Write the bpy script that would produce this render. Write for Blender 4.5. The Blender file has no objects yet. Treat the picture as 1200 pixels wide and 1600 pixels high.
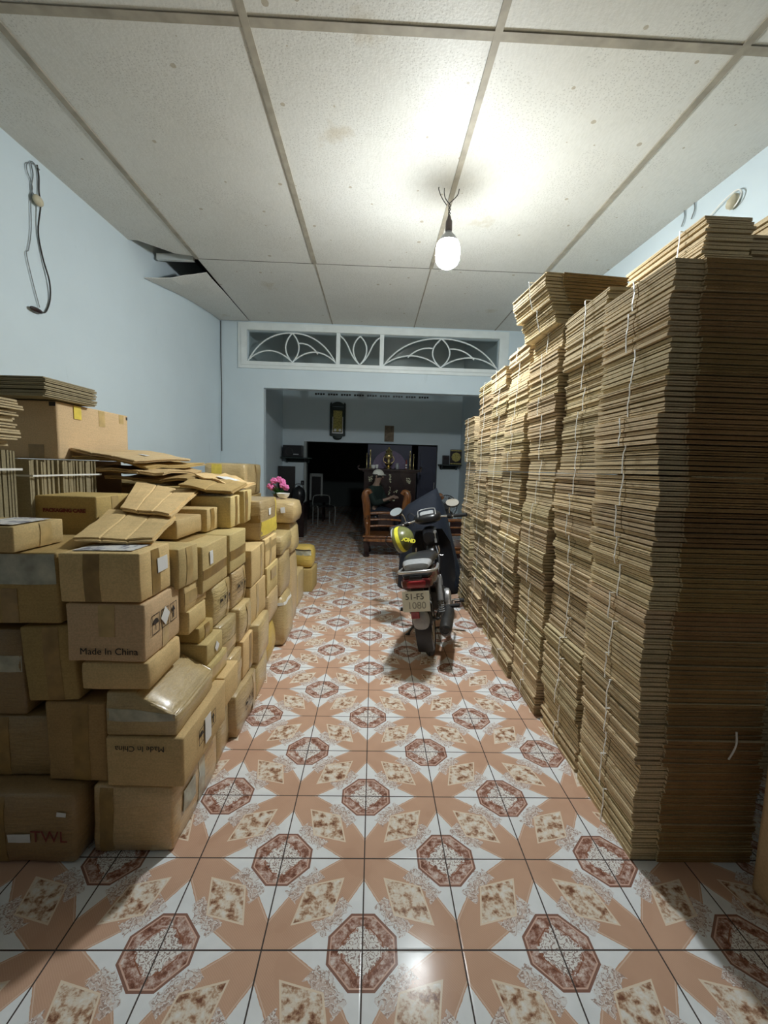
import bpy, bmesh, math, random
from mathutils import Vector, Matrix, Euler, noise
R = math.radians
random.seed(7)
sc = bpy.context.scene
COL = sc.collection

# ------------------------------------------------------------------ camera, world, exposure
F_PX, PITCH, YAW, ROLL, EYE = 664.635, 0.10237, 0.02675, 0.02979, 1.43557
def make_camera():
    cp, sp, cy, sy, cr, sr = math.cos(PITCH), math.sin(PITCH), math.cos(YAW), math.sin(YAW), math.cos(ROLL), math.sin(ROLL)
    fw = Vector((sy*cp, cy*cp, -sp)); rt = Vector((cy, -sy, 0)); up = rt.cross(fw)
    r2 = cr*rt + sr*up; u2 = -sr*rt + cr*up
    cd = bpy.data.cameras.new('camera'); co = bpy.data.objects.new('camera', cd); COL.objects.link(co)
    m = Matrix((r2, u2, -fw)).transposed().to_4x4(); m.translation = Vector((0, 0, EYE))
    co.matrix_world = m
    cd.sensor_fit = 'HORIZONTAL'; cd.sensor_width = 36.0; cd.lens = 36.0*F_PX/1200.0
    cd.clip_start = 0.02
    sc.camera = co
make_camera()
sc.view_settings.view_transform = 'Standard'; sc.view_settings.look = 'None'
sc.view_settings.gamma = 1.0; sc.view_settings.use_curve_mapping = False
sc.view_settings.exposure = 1.78
BULB_POWER = 235.0
WORLD = 0.02
w = bpy.data.worlds.new('night_street'); sc.world = w; w.use_nodes = True
w.node_tree.nodes['Background'].inputs[0].default_value = (0.80, 0.84, 0.80, 1)
w.node_tree.nodes['Background'].inputs[1].default_value = WORLD

# ------------------------------------------------------------------ node helper
class X:
    """tiny expression wrapper over math nodes"""
    nt = None
    def __init__(s, sock): s.s = sock
    @staticmethod
    def m(op, *a, clamp=False):
        n = X.nt.nodes.new('ShaderNodeMath'); n.operation = op; n.use_clamp = clamp
        for i, v in enumerate(a):
            if isinstance(v, X): X.nt.links.new(v.s, n.inputs[i])
            else: n.inputs[i].default_value = v
        return X(n.outputs[0])
    def __add__(s, o): return X.m('ADD', s, o)
    __radd__ = __add__
    def __sub__(s, o): return X.m('SUBTRACT', s, o)
    def __rsub__(s, o): return X.m('SUBTRACT', o, s)
    def __mul__(s, o): return X.m('MULTIPLY', s, o)
    __rmul__ = __mul__
    def __truediv__(s, o): return X.m('DIVIDE', s, o)
    def lt(s, o): return X.m('LESS_THAN', s, o)
    def gt(s, o): return X.m('GREATER_THAN', s, o)
    def abs(s): return X.m('ABSOLUTE', s)
    def fl(s): return X.m('FLOOR', s)
    def pw(s, o): return X.m('POWER', s, o)
    def mn(s, o): return X.m('MINIMUM', s, o)
    def mx(s, o): return X.m('MAXIMUM', s, o)

def new_mat(name):
    m = bpy.data.materials.new(name); m.use_nodes = True
    nt = m.node_tree; b = nt.nodes['Principled BSDF']; X.nt = nt
    return m, nt, b
def node(nt, t, **k):
    n = nt.nodes.new(t)
    for a, v in k.items(): setattr(n, a, v)
    return n
def mixc(nt, fac, a, b, mode='MIX'):
    n = nt.nodes.new('ShaderNodeMix'); n.data_type = 'RGBA'; n.blend_type = mode
    for idx, v in ((0, fac), (6, a), (7, b)):
        if isinstance(v, X): v = v.s
        if hasattr(v, 'is_output'): nt.links.new(v, n.inputs[idx])
        else: n.inputs[idx].default_value = v if idx == 0 else (*v, 1) if len(v) == 3 else v
    return n.outputs[2]
def tex_noise(nt, vec, scale, detail=3, rough=.55, out=0):
    n = nt.nodes.new('ShaderNodeTexNoise'); n.inputs['Scale'].default_value = scale
    n.inputs['Detail'].default_value = detail; n.inputs['Roughness'].default_value = rough
    if vec is not None: nt.links.new(vec, n.inputs['Vector'])
    return n.outputs[out]
def ramp(nt, fac, stops):
    n = nt.nodes.new('ShaderNodeValToRGB')
    if isinstance(fac, X): fac = fac.s
    nt.links.new(fac, n.inputs[0])
    el = n.color_ramp.elements
    while len(el) > 1: el.remove(el[0])
    el[0].position = stops[0][0]; el[0].color = (*stops[0][1], 1)
    for p, c in stops[1:]:
        e = el.new(p); e.color = (*c, 1)
    return n.outputs[0]
def bump(nt, b, h, strength=.3, dist=.01):
    n = nt.nodes.new('ShaderNodeBump'); n.inputs['Strength'].default_value = strength; n.inputs['Distance'].default_value = dist
    if isinstance(h, X): h = h.s
    nt.links.new(h, n.inputs['Height']); nt.links.new(n.outputs[0], b.inputs['Normal'])
def scaled(nt, vec, s):
    n = nt.nodes.new('ShaderNodeMapping'); nt.links.new(vec, n.inputs[0]); n.inputs['Scale'].default_value = s
    return n.outputs[0]

def plain(name, col, rough=.5, metal=0.0, spec=None, noise_amt=.12, scale=30, coat=0.0):
    m, nt, b = new_mat(name)
    tc = node(nt, 'ShaderNodeTexCoord')
    f = tex_noise(nt, tc.outputs['Object'], scale)
    dark = tuple(c*(1-noise_amt) for c in col); lite = tuple(min(1, c*(1+noise_amt)) for c in col)
    nt.links.new(ramp(nt, f, [(.3, dark), (.7, lite)]), b.inputs['Base Color'])
    b.inputs['Roughness'].default_value = rough; b.inputs['Metallic'].default_value = metal
    if spec is not None: b.inputs['Specular IOR Level'].default_value = spec
    b.inputs['Coat Weight'].default_value = coat
    return m

def cardboard(name, col, rough=.8, wrap=0.0, stain=.25, vary=.16):
    m, nt, b = new_mat(name)
    tc = node(nt, 'ShaderNodeTexCoord'); oi = node(nt, 'ShaderNodeObjectInfo')
    ob = tc.outputs['Object']
    n1 = tex_noise(nt, ob, 5, 5, .6); n2 = tex_noise(nt, scaled(nt, ob, (3, 3, 90)), 3, 2); n3 = tex_noise(nt, ob, 160, 2)
    base = ramp(nt, n1, [(.25, tuple(c*(1-stain) for c in col)), (.6, col), (.85, tuple(min(1, c*1.12) for c in col))])
    base = mixc(nt, .22, base, ramp(nt, n2, [(.35, tuple(c*.72 for c in col)), (.65, tuple(min(1, c*1.15) for c in col))]))
    base = mixc(nt, .25, base, ramp(nt, n3, [(.4, tuple(c*.7 for c in col)), (.6, tuple(min(1, c*1.2) for c in col))]))
    hs = node(nt, 'ShaderNodeHueSaturation'); nt.links.new(base, hs.inputs['Color'])
    r = X(oi.outputs['Random']); v = r*(2*vary) + (1-vary)
    nt.links.new(v.s, hs.inputs['Value'])
    h = (r*37.3); fr = X.m('FRACT', h)
    nt.links.new((fr*.02 + .49).s, hs.inputs['Hue'])
    nt.links.new(hs.outputs[0], b.inputs['Base Color'])
    b.inputs['Roughness'].default_value = rough
    b.inputs['Specular IOR Level'].default_value = .25
    if wrap:
        b.inputs['Coat Weight'].default_value = wrap; b.inputs['Coat Roughness'].default_value = .22
        b.inputs['Roughness'].default_value = .45; b.inputs['Specular IOR Level'].default_value = .5
        n4 = tex_noise(nt, scaled(nt, ob, (4, 4, 22)), 4, 4); bump(nt, b, n4, .55, .012)
    else:
        bump(nt, b, n1, .15, .01)
    return m

M = {}
M['card'] = cardboard('cardboard_tan', (.70, .52, .245))
M['card_b'] = cardboard('cardboard_brown', (.52, .355, .145))
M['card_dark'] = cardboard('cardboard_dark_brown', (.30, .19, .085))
M['card_plain'] = cardboard('cardboard_clean', (.68, .50, .28), stain=.08, vary=.04)
M['wrap'] = cardboard('wrapped_cardboard', (.62, .46, .215), wrap=.7, stain=.4)
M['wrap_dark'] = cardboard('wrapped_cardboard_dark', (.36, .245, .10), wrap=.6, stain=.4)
M['wrap_yellow'] = cardboard('yellow_wrapping', (.62, .46, .10), wrap=.5, stain=.2)
M['sheet'] = cardboard('cardboard_sheet_edges', (.68, .545, .335), rough=.9, stain=.35, vary=.13)
M['fold'] = cardboard('brown_kraft_fold', (.36, .215, .085), rough=.85, stain=.35, vary=.16)
M['sheet_old'] = cardboard('old_cardboard_sheet_edges', (.33, .28, .17), rough=.9, stain=.4, vary=.12)
M['tape'] = plain('brown_packing_tape', (.33, .205, .065), .3, noise_amt=.25, scale=18, coat=.3)
M['tape_lite'] = plain('pale_packing_tape', (.55, .39, .17), .3, noise_amt=.2, scale=18, coat=.3)
M['tape_clear'] = plain('cloudy_clear_tape', (.46, .45, .34), .25, noise_amt=.35, scale=14, coat=.4)
M['yellow_tape'] = plain('yellow_packing_tape', (.80, .62, .10), .35, noise_amt=.1)
M['paper'] = plain('white_paper_label', (.82, .82, .80), .6, noise_amt=.03)
M['news'] = None
M['ink'] = plain('black_ink', (.03, .022, .018), .7)
M['ink_red'] = plain('dark_red_ink', (.20, .035, .025), .7)
M['twine'] = plain('white_plastic_twine', (.86, .85, .80), .4, noise_amt=.05)
M['white_trim'] = plain('white_gloss_paint', (.78, .83, .82), .4, noise_amt=.05, scale=6)
M['black'] = plain('black_plastic', (.012, .012, .014), .3, noise_amt=.2)
M['rubber'] = plain('black_rubber', (.018, .018, .018), .75)
M['seat'] = plain('black_vinyl', (.02, .02, .022), .32)
M['grey_plastic'] = plain('grey_painted_plastic', (.33, .34, .35), .35)
M['silver'] = plain('silver_alloy', (.62, .62, .62), .3, .7)
M['chrome'] = plain('chrome', (.8, .8, .8), .12, 1.0, noise_amt=.02)
M['dark_metal'] = plain('dark_engine_metal', (.10, .10, .10), .38, .8)
M['mirror'] = plain('mirror_glass', (.95, .95, .95), .04, 1.0, noise_amt=0)
M['red_paint'] = plain('dark_red_paint', (.10, .012, .012), .22, coat=.6)
M['red_lens'] = plain('red_lens', (.30, .018, .022), .1, coat=.8)
M['plate'] = plain('plate_enamel', (.88, .88, .76), .4, noise_amt=.04)
M['plate_ink'] = plain('plate_ink', (.10, .10, .085), .5)
M['plate_worn'] = plain('plate_ink_worn', (.38, .38, .32), .5)
M['wood'] = None
M['dark_wood'] = plain('dark_lacquered_wood', (.022, .010, .010), .25, coat=.4)
M['brass'] = plain('brass', (.72, .58, .28), .25, 1.0)
M['pearl'] = plain('mother_of_pearl', (.62, .62, .42), .35, noise_amt=.35, scale=60)
M['navy'] = plain('navy_cloth', (.010, .015, .028), .8, noise_amt=.2)
M['helmet'] = plain('olive_helmet_shell', (.16, .17, .055), .3, coat=.4)
M['helmet_yellow'] = plain('yellow_helmet_stripe', (.80, .75, .06), .4)
M['bulb_glass'] = None
M['wire'] = plain('dark_cable', (.03, .028, .025), .5)
M['wire_grey'] = plain('grey_cable', (.20, .22, .22), .5)
M['skin'] = plain('skin', (.30, .20, .15), .55, noise_amt=.05)
M['green_cloth'] = plain('dark_green_cloth', (.008, .020, .016), .85)
M['white_cloth'] = plain('off_white_cloth', (.72, .72, .64), .8, noise_amt=.05)
M['hair'] = plain('black_hair', (.012, .010, .009), .6)
M['pink'] = plain('pink_petal', (.85, .22, .50), .6)
M['green_leaf'] = plain('dark_green_leaf', (.03, .12, .02), .5)
M['ceramic'] = plain('white_ceramic', (.82, .82, .80), .25, noise_amt=.02)
M['blue_door'] = plain('dark_blue_panel', (.010, .014, .045), .5)
M['grey_frame'] = plain('grey_aluminium', (.34, .37, .36), .45)
M['beige'] = plain('beige_bakelite', (.55, .50, .36), .5)
M['batten'] = plain('taupe_batten_paint', (.33, .30, .24), .7, noise_amt=.2, scale=9)
M['purple'] = plain('mauve_silk', (.16, .12, .20), .6)
M['shelf'] = plain('black_green_shelf', (.015, .03, .028), .5)
M['gold'] = plain('gilt_plaque', (.42, .36, .10), .5, noise_amt=.5, scale=50)

def wood_mat():
    m, nt, b = new_mat('orange_lacquered_wood')
    tc = node(nt, 'ShaderNodeTexCoord')
    f = tex_noise(nt, scaled(nt, tc.outputs['Object'], (12, 12, 2)), 3, 4)
    nt.links.new(ramp(nt, f, [(.3, (.10, .032, .010)), (.7, (.30, .115, .03))]), b.inputs['Base Color'])
    b.inputs['Roughness'].default_value = .22; b.inputs['Coat Weight'].default_value = .5
    return m
M['wood'] = wood_mat()
def news_mat():
    m, nt, b = new_mat('printed_newspaper')
    tc = node(nt, 'ShaderNodeTexCoord')
    f = tex_noise(nt, tc.outputs['Object'], 26, 3, .6)
    nt.links.new(ramp(nt, f, [(.38, (.22, .22, .26)), (.47, (.62, .62, .62)), (.6, (.74, .72, .66)), (.72, (.45, .38, .30))]), b.inputs['Base Color'])
    b.inputs['Roughness'].default_value = .7
    return m
M['news'] = news_mat()

def wall_mat(name, col, stain_col):
    m, nt, b = new_mat(name)
    g = node(nt, 'ShaderNodeNewGeometry')
    f = tex_noise(nt, g.outputs['Position'], 1.3, 5, .6); f2 = tex_noise(nt, scaled(nt, g.outputs['Position'], (5, 5, 1.2)), 2.2, 4, .65)
    f3 = tex_noise(nt, g.outputs['Position'], 60, 3)
    base = ramp(nt, f, [(.3, tuple(c*.94 for c in col)), (.7, col)])
    base = mixc(nt, ramp(nt, f2, [(.66, (0, 0, 0)), (.80, (.45, .45, .45))]), base, stain_col)
    nt.links.new(base, b.inputs['Base Color']); b.inputs['Roughness'].default_value = .75
    bump(nt, b, f3, .12, .004)
    return m
M['wall_dim'] = wall_mat('shade_darkened_wall', (.10, .12, .12), (.07, .08, .08))  # wall colour darkened to carry the shade of the unlit end room
M['wall'] = wall_mat('pale_blue_wall_paint', (.66, .76, .81), (.48, .56, .59))

def ceil_mat():
    m, nt, b = new_mat('stained_ceiling_board')
    g = node(nt, 'ShaderNodeNewGeometry'); p = g.outputs['Position']
    f = tex_noise(nt, p, .9, 5, .6); base = ramp(nt, f, [(.3, (.60, .595, .55)), (.7, (.69, .69, .655))])
    f5 = tex_noise(nt, scaled(nt, p, (60, 14, 14)), 2, 3); base = mixc(nt, .18, base, ramp(nt, f5, [(.35, (.45, .44, .39)), (.6, (.74, .73, .69))]))
    # mildew specks
    v = node(nt, 'ShaderNodeTexVoronoi', voronoi_dimensions='2D'); v.inputs['Scale'].default_value = 5.5; nt.links.new(p, v.inputs['Vector'])
    gate = tex_noise(nt, p, 1.7, 2)
    sz = X(v.outputs['Color']); X.nt = nt
    sep = node(nt, 'ShaderNodeSeparateColor'); nt.links.new(v.outputs['Color'], sep.inputs[0])
    wob = X(tex_noise(nt, p, 40, 2))*.05
    d = X(v.outputs['Distance']) + wob
    spot = d.lt(X(sep.outputs[0])*.11 + .012)*X(sep.outputs[1]).gt(.74)
    base = mixc(nt, spot*.72, base, (.36, .30, .20))
    v2 = node(nt, 'ShaderNodeTexVoronoi', voronoi_dimensions='2D'); v2.inputs['Scale'].default_value = 48; nt.links.new(p, v2.inputs['Vector'])
    spk = X(v2.outputs['Distance']).lt(.17)*X(gate).gt(.50)
    base = mixc(nt, spk*.34, base, (.26, .25, .22))
    # larger brown water marks
    v3 = node(nt, 'ShaderNodeTexVoronoi', voronoi_dimensions='2D'); v3.inputs['Scale'].default_value = 1.1; nt.links.new(p, v3.inputs['Vector'])
    f4 = tex_noise(nt, p, 9, 4)
    sep3 = node(nt, 'ShaderNodeSeparateColor'); nt.links.new(v3.outputs['Color'], sep3.inputs[0])
    mark = X.m('MULTIPLY', (.31 - (X(v3.outputs['Distance']) + X(f4)*.42))*9.0, 1.0, clamp=True)*X(sep3.outputs[0]).gt(.55)
    base = mixc(nt, mark*.42, base, (.42, .34, .20))
    nt.links.new(base, b.inputs['Base Color']); b.inputs['Roughness'].default_value = .55
    bump(nt, b, tex_noise(nt, p, 70, 3), .35, .004)
    return m
M['ceiling'] = ceil_mat()

def floor_mat():
    m, nt, b = new_mat('patterned_ceramic_tile')
    g = node(nt, 'ShaderNodeNewGeometry'); sep = node(nt, 'ShaderNodeSeparateXYZ'); nt.links.new(g.outputs['Position'], sep.inputs[0])
    p = (X(sep.outputs[0]) - .00425 + 30.0)/.3; q = (X(sep.outputs[1]) - 1.43221 + 30.0)/.3   # 100 tiles offset keeps parity
    fp, fq = X.m('FRACT', p), X.m('FRACT', q)
    s = X.m('FLOORED_MODULO', p.fl() + q.fl(), 2.0)          # 0: corner (i,j) is a plain star corner
    s = s.gt(.5)
    a = fp*s + (1-fp)*(1-s)
    bb = fq
    # distances to the nearest medallion corner
    a0 = a; b0 = bb
    # for s==0 corner (i,j) plain -> medallions at (i+1,j) and (i,j+1): a=1-fp, b=fq
    far = (a0+b0).gt(1.0)
    a1 = a0*(1-far) + (1-a0)*far; b1 = b0*(1-far) + (1-b0)*far
    pos = g.outputs['Position']
    nz = X(tex_noise(nt, pos, 55, 4, .65)) - .5
    nz2 = X(tex_noise(nt, pos, 28, 3, .6)) - .5
    se = (a1 + b1*1.55).mn(b1 + a1*1.55)          # white star region, concave sides
    lim = .70
    diag = (a1-b1).abs()
    serr = nz*.26*(diag.lt(.24)) + nz*.03
    white = (se + serr).lt(lim + .02)
    rim = (se).lt(lim + .060)*(1-(se).lt(lim + .040))
    gs = se + nz2*.42 + nz*.12; garl = gs.lt(lim + .22)*(1-gs.lt(lim - .09))*diag.lt(.30)
    curl = X.m('FRACT', (se*.8 + diag*.5 + nz2*.9)*8.0)
    # colours
    salmon = ramp(nt, X(tex_noise(nt, pos, 6, 3)), [(.3, (.55, .345, .24)), (.7, (.61, .39, .275))])
    hatch = X.m('FRACT', (p*40.0 + q*40.0)*1.0).lt(.30)*X(tex_noise(nt, pos, 3.0, 2)).gt(.42)
    salmon = mixc(nt, hatch*.20, salmon, (.74, .52, .38))
    marble = ramp(nt, X(tex_noise(nt, pos, 30, 6, .65)), [(.36, (.20, .09, .055)), (.45, (.50, .32, .21)), (.52, (.74, .64, .52)), (.64, (.80, .77, .72))])
    marble2 = ramp(nt, X(tex_noise(nt, pos, 34, 5, .75)), [(.36, (.15, .065, .045)), (.46, (.31, .15, .105)), (.55, (.56, .40, .34)), (.66, (.80, .74, .70))])
    whitec = ramp(nt, X(tex_noise(nt, pos, 12, 3)), [(.3, (.76, .78, .79)), (.7, (.84, .86, .87))])
    col = mixc(nt, white, salmon, whitec)
    col = mixc(nt, rim*.7, col, (.72, .56, .44))
    col = mixc(nt, garl*.62, col, (.66, .60, .57))
    col = mixc(nt, garl*curl.lt(.26)*.8, col, (.36, .24, .19))
    col = mixc(nt, garl*curl.gt(.70)*.75, col, (.80, .79, .77))
    # kite: centred on the tile diagonal
    kd = (a1-b1).abs()*2.04 + ((a0+b0) - .985).abs()*3.3
    # shift so the kite sits on the medallion side equally -> symmetric about centre
    col = mixc(nt, kd.lt(1.08), col, (.78, .66, .52))
    col = mixc(nt, kd.lt(.98), col, marble)
    # medallion octagon
    linf = a1.mx(b1); l1 = a1 + b1
    oc = (linf/.35).mx(l1/.475)
    col = mixc(nt, oc.lt(1.0), col, (.27, .145, .11))
    col = mixc(nt, oc.lt(.93), col, (.66, .45, .36))
    col = mixc(nt, oc.lt(.89), col, marble2)
    col = mixc(nt, oc.lt(.60)*(1-oc.lt(.565)), col, (.30, .13, .08))
    petal = ((a1*b1).pw(.5)*2.4 + (a1-b1).abs()*.5 + nz*.12)
    flo = (l1 + nz*.26).lt(.24)
    vein = X.m('FRACT', (l1 + nz2*.8)*10.0).lt(.3)
    col = mixc(nt, flo, col, (.80, .78, .75))
    col = mixc(nt, flo*vein*.85, col, (.28, .18, .15))
    # grout
    e = fp.mn(1-fp).mn(fq.mn(1-fq))
    gr = e.lt(.0075)
    col = mixc(nt, gr, col, (.075, .06, .055))
    dirt = X(tex_noise(nt, pos, 2.2, 5, .65)).gt(.63)
    col = mixc(nt, dirt*.06, col, (.35, .28, .22))
    nt.links.new(col, b.inputs['Base Color'])
    rg = gr*.5 + .10; rg = rg + X(tex_noise(nt, pos, 9, 4))*.10
    nt.links.new(rg.s, b.inputs['Roughness'])
    b.inputs['Specular IOR Level'].default_value = .04
    bh = X.m('MINIMUM', e*25.0, .5) + nz*.16*(garl.mx(flo).mx(kd.lt(.98)*.6)) + nz*.02 + hatch*.05
    bump(nt, b, bh, .35, .003)
    return m
M['floor'] = floor_mat()

def glass_mat():
    m, nt, b = new_mat('thin_window_glass')
    out = nt.nodes['Material Output']; nt.nodes.remove(b)
    tr = node(nt, 'ShaderNodeBsdfTransparent'); tr.inputs[0].default_value = (.92, .95, .94, 1)
    gl = node(nt, 'ShaderNodeBsdfGlossy'); gl.inputs['Roughness'].default_value = .06
    fr = node(nt, 'ShaderNodeFresnel'); fr.inputs[0].default_value = 1.45
    mx = node(nt, 'ShaderNodeMixShader'); nt.links.new(fr.outputs[0], mx.inputs[0]); nt.links.new(tr.outputs[0], mx.inputs[1]); nt.links.new(gl.outputs[0], mx.inputs[2])
    nt.links.new(mx.outputs[0], out.inputs[0])
    return m
M['glass'] = glass_mat()
def emis(name, col, strength):
    m, nt, b = new_mat(name)
    b.inputs['Base Color'].default_value = (.9, .9, .9, 1)
    b.inputs['Emission Color'].default_value = (*col, 1); b.inputs['Emission Strength'].default_value = strength
    return m
M['bulb_glass'] = emis('lit_bulb_diffuser', (.93, .985, 1.0), BULB_POWER)
M['bulb_neck'] = emis('lit_bulb_neck', (.93, .985, 1.0), BULB_POWER*.11)

# ------------------------------------------------------------------ mesh helpers
def link(name, me, m=None, parent=None):
    o = bpy.data.objects.new(name, me); COL.objects.link(o)
    if m is not None: me.materials.append(m)
    if parent is not None: o.parent = parent
    return o
def mesh(name, verts, faces, m=None, parent=None, smooth=False):
    me = bpy.data.meshes.new(name); me.from_pydata([tuple(v) for v in verts], [], faces); me.update()
    if smooth: me.shade_smooth()
    return link(name, me, m, parent)
def from_bm(name, bm, m=None, parent=None, smooth=False):
    bmesh.ops.recalc_face_normals(bm, faces=bm.faces)
    me = bpy.data.meshes.new(name); bm.to_mesh(me); bm.free()
    if smooth: me.shade_smooth()
    return link(name, me, m, parent)
def empty(name, loc=(0, 0, 0), rot=(0, 0, 0)):
    o = bpy.data.objects.new(name, None); COL.objects.link(o); o.location = loc; o.rotation_euler = rot
    o.empty_display_size = .1
    return o
def tag(o, label, cat, group=None, kind=None):
    o['label'] = label; o['category'] = cat
    if group: o['group'] = group
    if kind: o['kind'] = kind
    return o
def struct(o): o['kind'] = 'structure'; return o
BOXF = [(0, 3, 2, 1), (4, 5, 6, 7), (0, 1, 5, 4), (1, 2, 6, 5), (2, 3, 7, 6), (3, 0, 4, 7)]
class MB:
    def __init__(s): s.v = []; s.f = []
    def box(s, x0, x1, y0, y1, z0, z1, M4=None):
        n = len(s.v)
        vs = [(x0, y0, z0), (x1, y0, z0), (x1, y1, z0), (x0, y1, z0), (x0, y0, z1), (x1, y0, z1), (x1, y1, z1), (x0, y1, z1)]
        if M4 is not None: vs = [tuple(M4 @ Vector(v)) for v in vs]
        s.v += vs; s.f += [tuple(n+i for i in f) for f in BOXF]; return s
    def add(s, vs, fs):
        n = len(s.v); s.v += [tuple(v) for v in vs]; s.f += [tuple(n+i for i in f) for f in fs]; return s
    def tube(s, pts, r, n=8, closed=False):
        pts = [Vector(p) for p in pts]; L = len(pts)
        rs = r if isinstance(r, (list, tuple)) else [r]*L
        t0 = (pts[1]-pts[0]).normalized(); up = Vector((0, 0, 1)) if abs(t0.z) < .9 else Vector((1, 0, 0))
        nrm = t0.cross(up).normalized(); base = len(s.v)
        for i, p in enumerate(pts):
            if closed: t = (pts[(i+1) % L]-pts[i-1]).normalized()
            else: t = (pts[min(i+1, L-1)]-pts[max(i-1, 0)]).normalized()
            nrm = (nrm - t*nrm.dot(t)).normalized(); bn = t.cross(nrm)
            for k in range(n):
                a = 2*math.pi*k/n; s.v.append(tuple(p + (nrm*math.cos(a)+bn*math.sin(a))*rs[i]))
        for i in range(L if closed else L-1):
            j = (i+1) % L
            for k in range(n):
                k2 = (k+1) % n; s.f.append((base+i*n+k, base+i*n+k2, base+j*n+k2, base+j*n+k))
        if not closed:
            s.f.append(tuple(base+k for k in reversed(range(n)))); s.f.append(tuple(base+(L-1)*n+k for k in range(n)))
        return s
    def lathe(s, prof, c=(0, 0, 0), n=24, axis='z'):
        base = len(s.v); c = Vector(c)
        for r, h in prof:
            for k in range(n):
                a = 2*math.pi*k/n; x, y = r*math.cos(a), r*math.sin(a)
                p = {'z': (x, y, h), 'y': (x, h, y), 'x': (h, x, y)}[axis]
                s.v.append(tuple(c+Vector(p)))
        for i in range(len(prof)-1):
            for k in range(n):
                k2 = (k+1) % n; s.f.append((base+i*n+k, base+i*n+k2, base+(i+1)*n+k2, base+(i+1)*n+k))
        if prof[0][0] > 1e-6: s.f.append(tuple(base+k for k in reversed(range(n))))
        if prof[-1][0] > 1e-6: s.f.append(tuple(base+(len(prof)-1)*n+k for k in range(n)))
        return s
    def loft(s, secs, n=20, pw=2.6):
        """secs: (center, rx, rz) rings in the x-z plane, run along y"""
        base = len(s.v)
        for c, rx, rz in secs:
            for k in range(n):
                a = 2*math.pi*k/n; ca, sa = math.cos(a), math.sin(a)
                x = math.copysign(abs(ca)**(2/pw), ca)*rx; z = math.copysign(abs(sa)**(2/pw), sa)*rz
                s.v.append((c[0]+x, c[1], c[2]+z))
        L = len(secs)
        for i in range(L-1):
            for k in range(n):
                k2 = (k+1) % n; s.f.append((base+i*n+k, base+i*n+k2, base+(i+1)*n+k2, base+(i+1)*n+k))
        s.f.append(tuple(base+k for k in reversed(range(n)))); s.f.append(tuple(base+(L-1)*n+k for k in range(n)))
        return s
    def torus(s, c, R_, r, axis='x', n=40, m=10, sy=1.0):
        pts = []
        for i in range(n):
            a = 2*math.pi*i/n; x, y = R_*math.cos(a), R_*math.sin(a)
            pts.append(Vector(c)+Vector({'x': (0, x, y), 'z': (x, y, 0), 'y': (x, 0, y)}[axis]))
        return s.tube(pts, r, m, closed=True)
    def ell(s, c, rx, ry, rz, n=16, m=10, a0=-90, a1=90):
        prof = []
        base = len(s.v)
        for i in range(m+1):
            t = R(a0+(a1-a0)*i/m); cr, sr = math.cos(t), math.sin(t)
            for k in range(n):
                a = 2*math.pi*k/n; s.v.append((c[0]+rx*cr*math.cos(a), c[1]+ry*cr*math.sin(a), c[2]+rz*sr))
        for i in range(m):
            for k in range(n):
                k2 = (k+1) % n; s.f.append((base+i*n+k, base+i*n+k2, base+(i+1)*n+k2, base+(i+1)*n+k))
        return s
    def build(s, name, m, parent=None, smooth=False, bevel=0, loc=None, rot=None):
        me = bpy.data.meshes.new(name); me.from_pydata(s.v, [], s.f); me.update()
        bm = bmesh.new(); bm.from_mesh(me); bmesh.ops.remove_doubles(bm, verts=bm.verts, dist=1e-6)
        bmesh.ops.recalc_face_normals(bm, faces=bm.faces); bm.to_mesh(me); bm.free()
        if smooth: me.shade_smooth()
        o = link(name, me, m, parent)
        if bevel:
            md = o.modifiers.new('bevel', 'BEVEL'); md.width = bevel; md.segments = 2; md.limit_method = 'ANGLE'
        if smooth:
            md = o.modifiers.new('es', 'EDGE_SPLIT'); md.split_angle = R(50)
        if loc: o.location = loc
        if rot: o.rotation_euler = rot
        return o
def bz(p0, p1, p2, p3, n=10):
    o = []
    for i in range(n+1):
        t = i/n; u = 1-t
        o.append(tuple(u*u*u*a+3*u*u*t*b+3*u*t*t*c+t*t*t*d for a, b, c, d in zip(p0, p1, p2, p3)))
    return o
def catmull(pts, n=6):
    P = [Vector(p) for p in pts]; P = [P[0]*2-P[1]] + P + [P[-1]*2-P[-2]]; out = []
    for i in range(1, len(P)-2):
        for k in range(n):
            t = k/n; a, b, c, d = P[i-1], P[i], P[i+1], P[i+2]
            out.append(.5*((2*b)+(-a+c)*t+(2*a-5*b+4*c-d)*t*t+(-a+3*b-3*c+d)*t**3))
    out.append(P[-2]); return out
def text_obj(name, s, size, m, parent, loc, rot, ext=.0004, shear=0, bold=0):
    cu = bpy.data.curves.new(name, 'FONT'); cu.body = s; cu.size = size; cu.extrude = ext; cu.align_x = 'CENTER'; cu.align_y = 'CENTER'; cu.offset = bold; cu.resolution_u = 6
    t = bpy.data.objects.new(name, cu); COL.objects.link(t)
    dg = bpy.context.evaluated_depsgraph_get(); dg.update()
    me = bpy.data.meshes.new_from_object(t.evaluated_get(dg)); COL.objects.unlink(t); bpy.data.objects.remove(t)
    o = link(name, me, m, parent); o.location = loc; o.rotation_euler = rot
    return o

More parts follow.
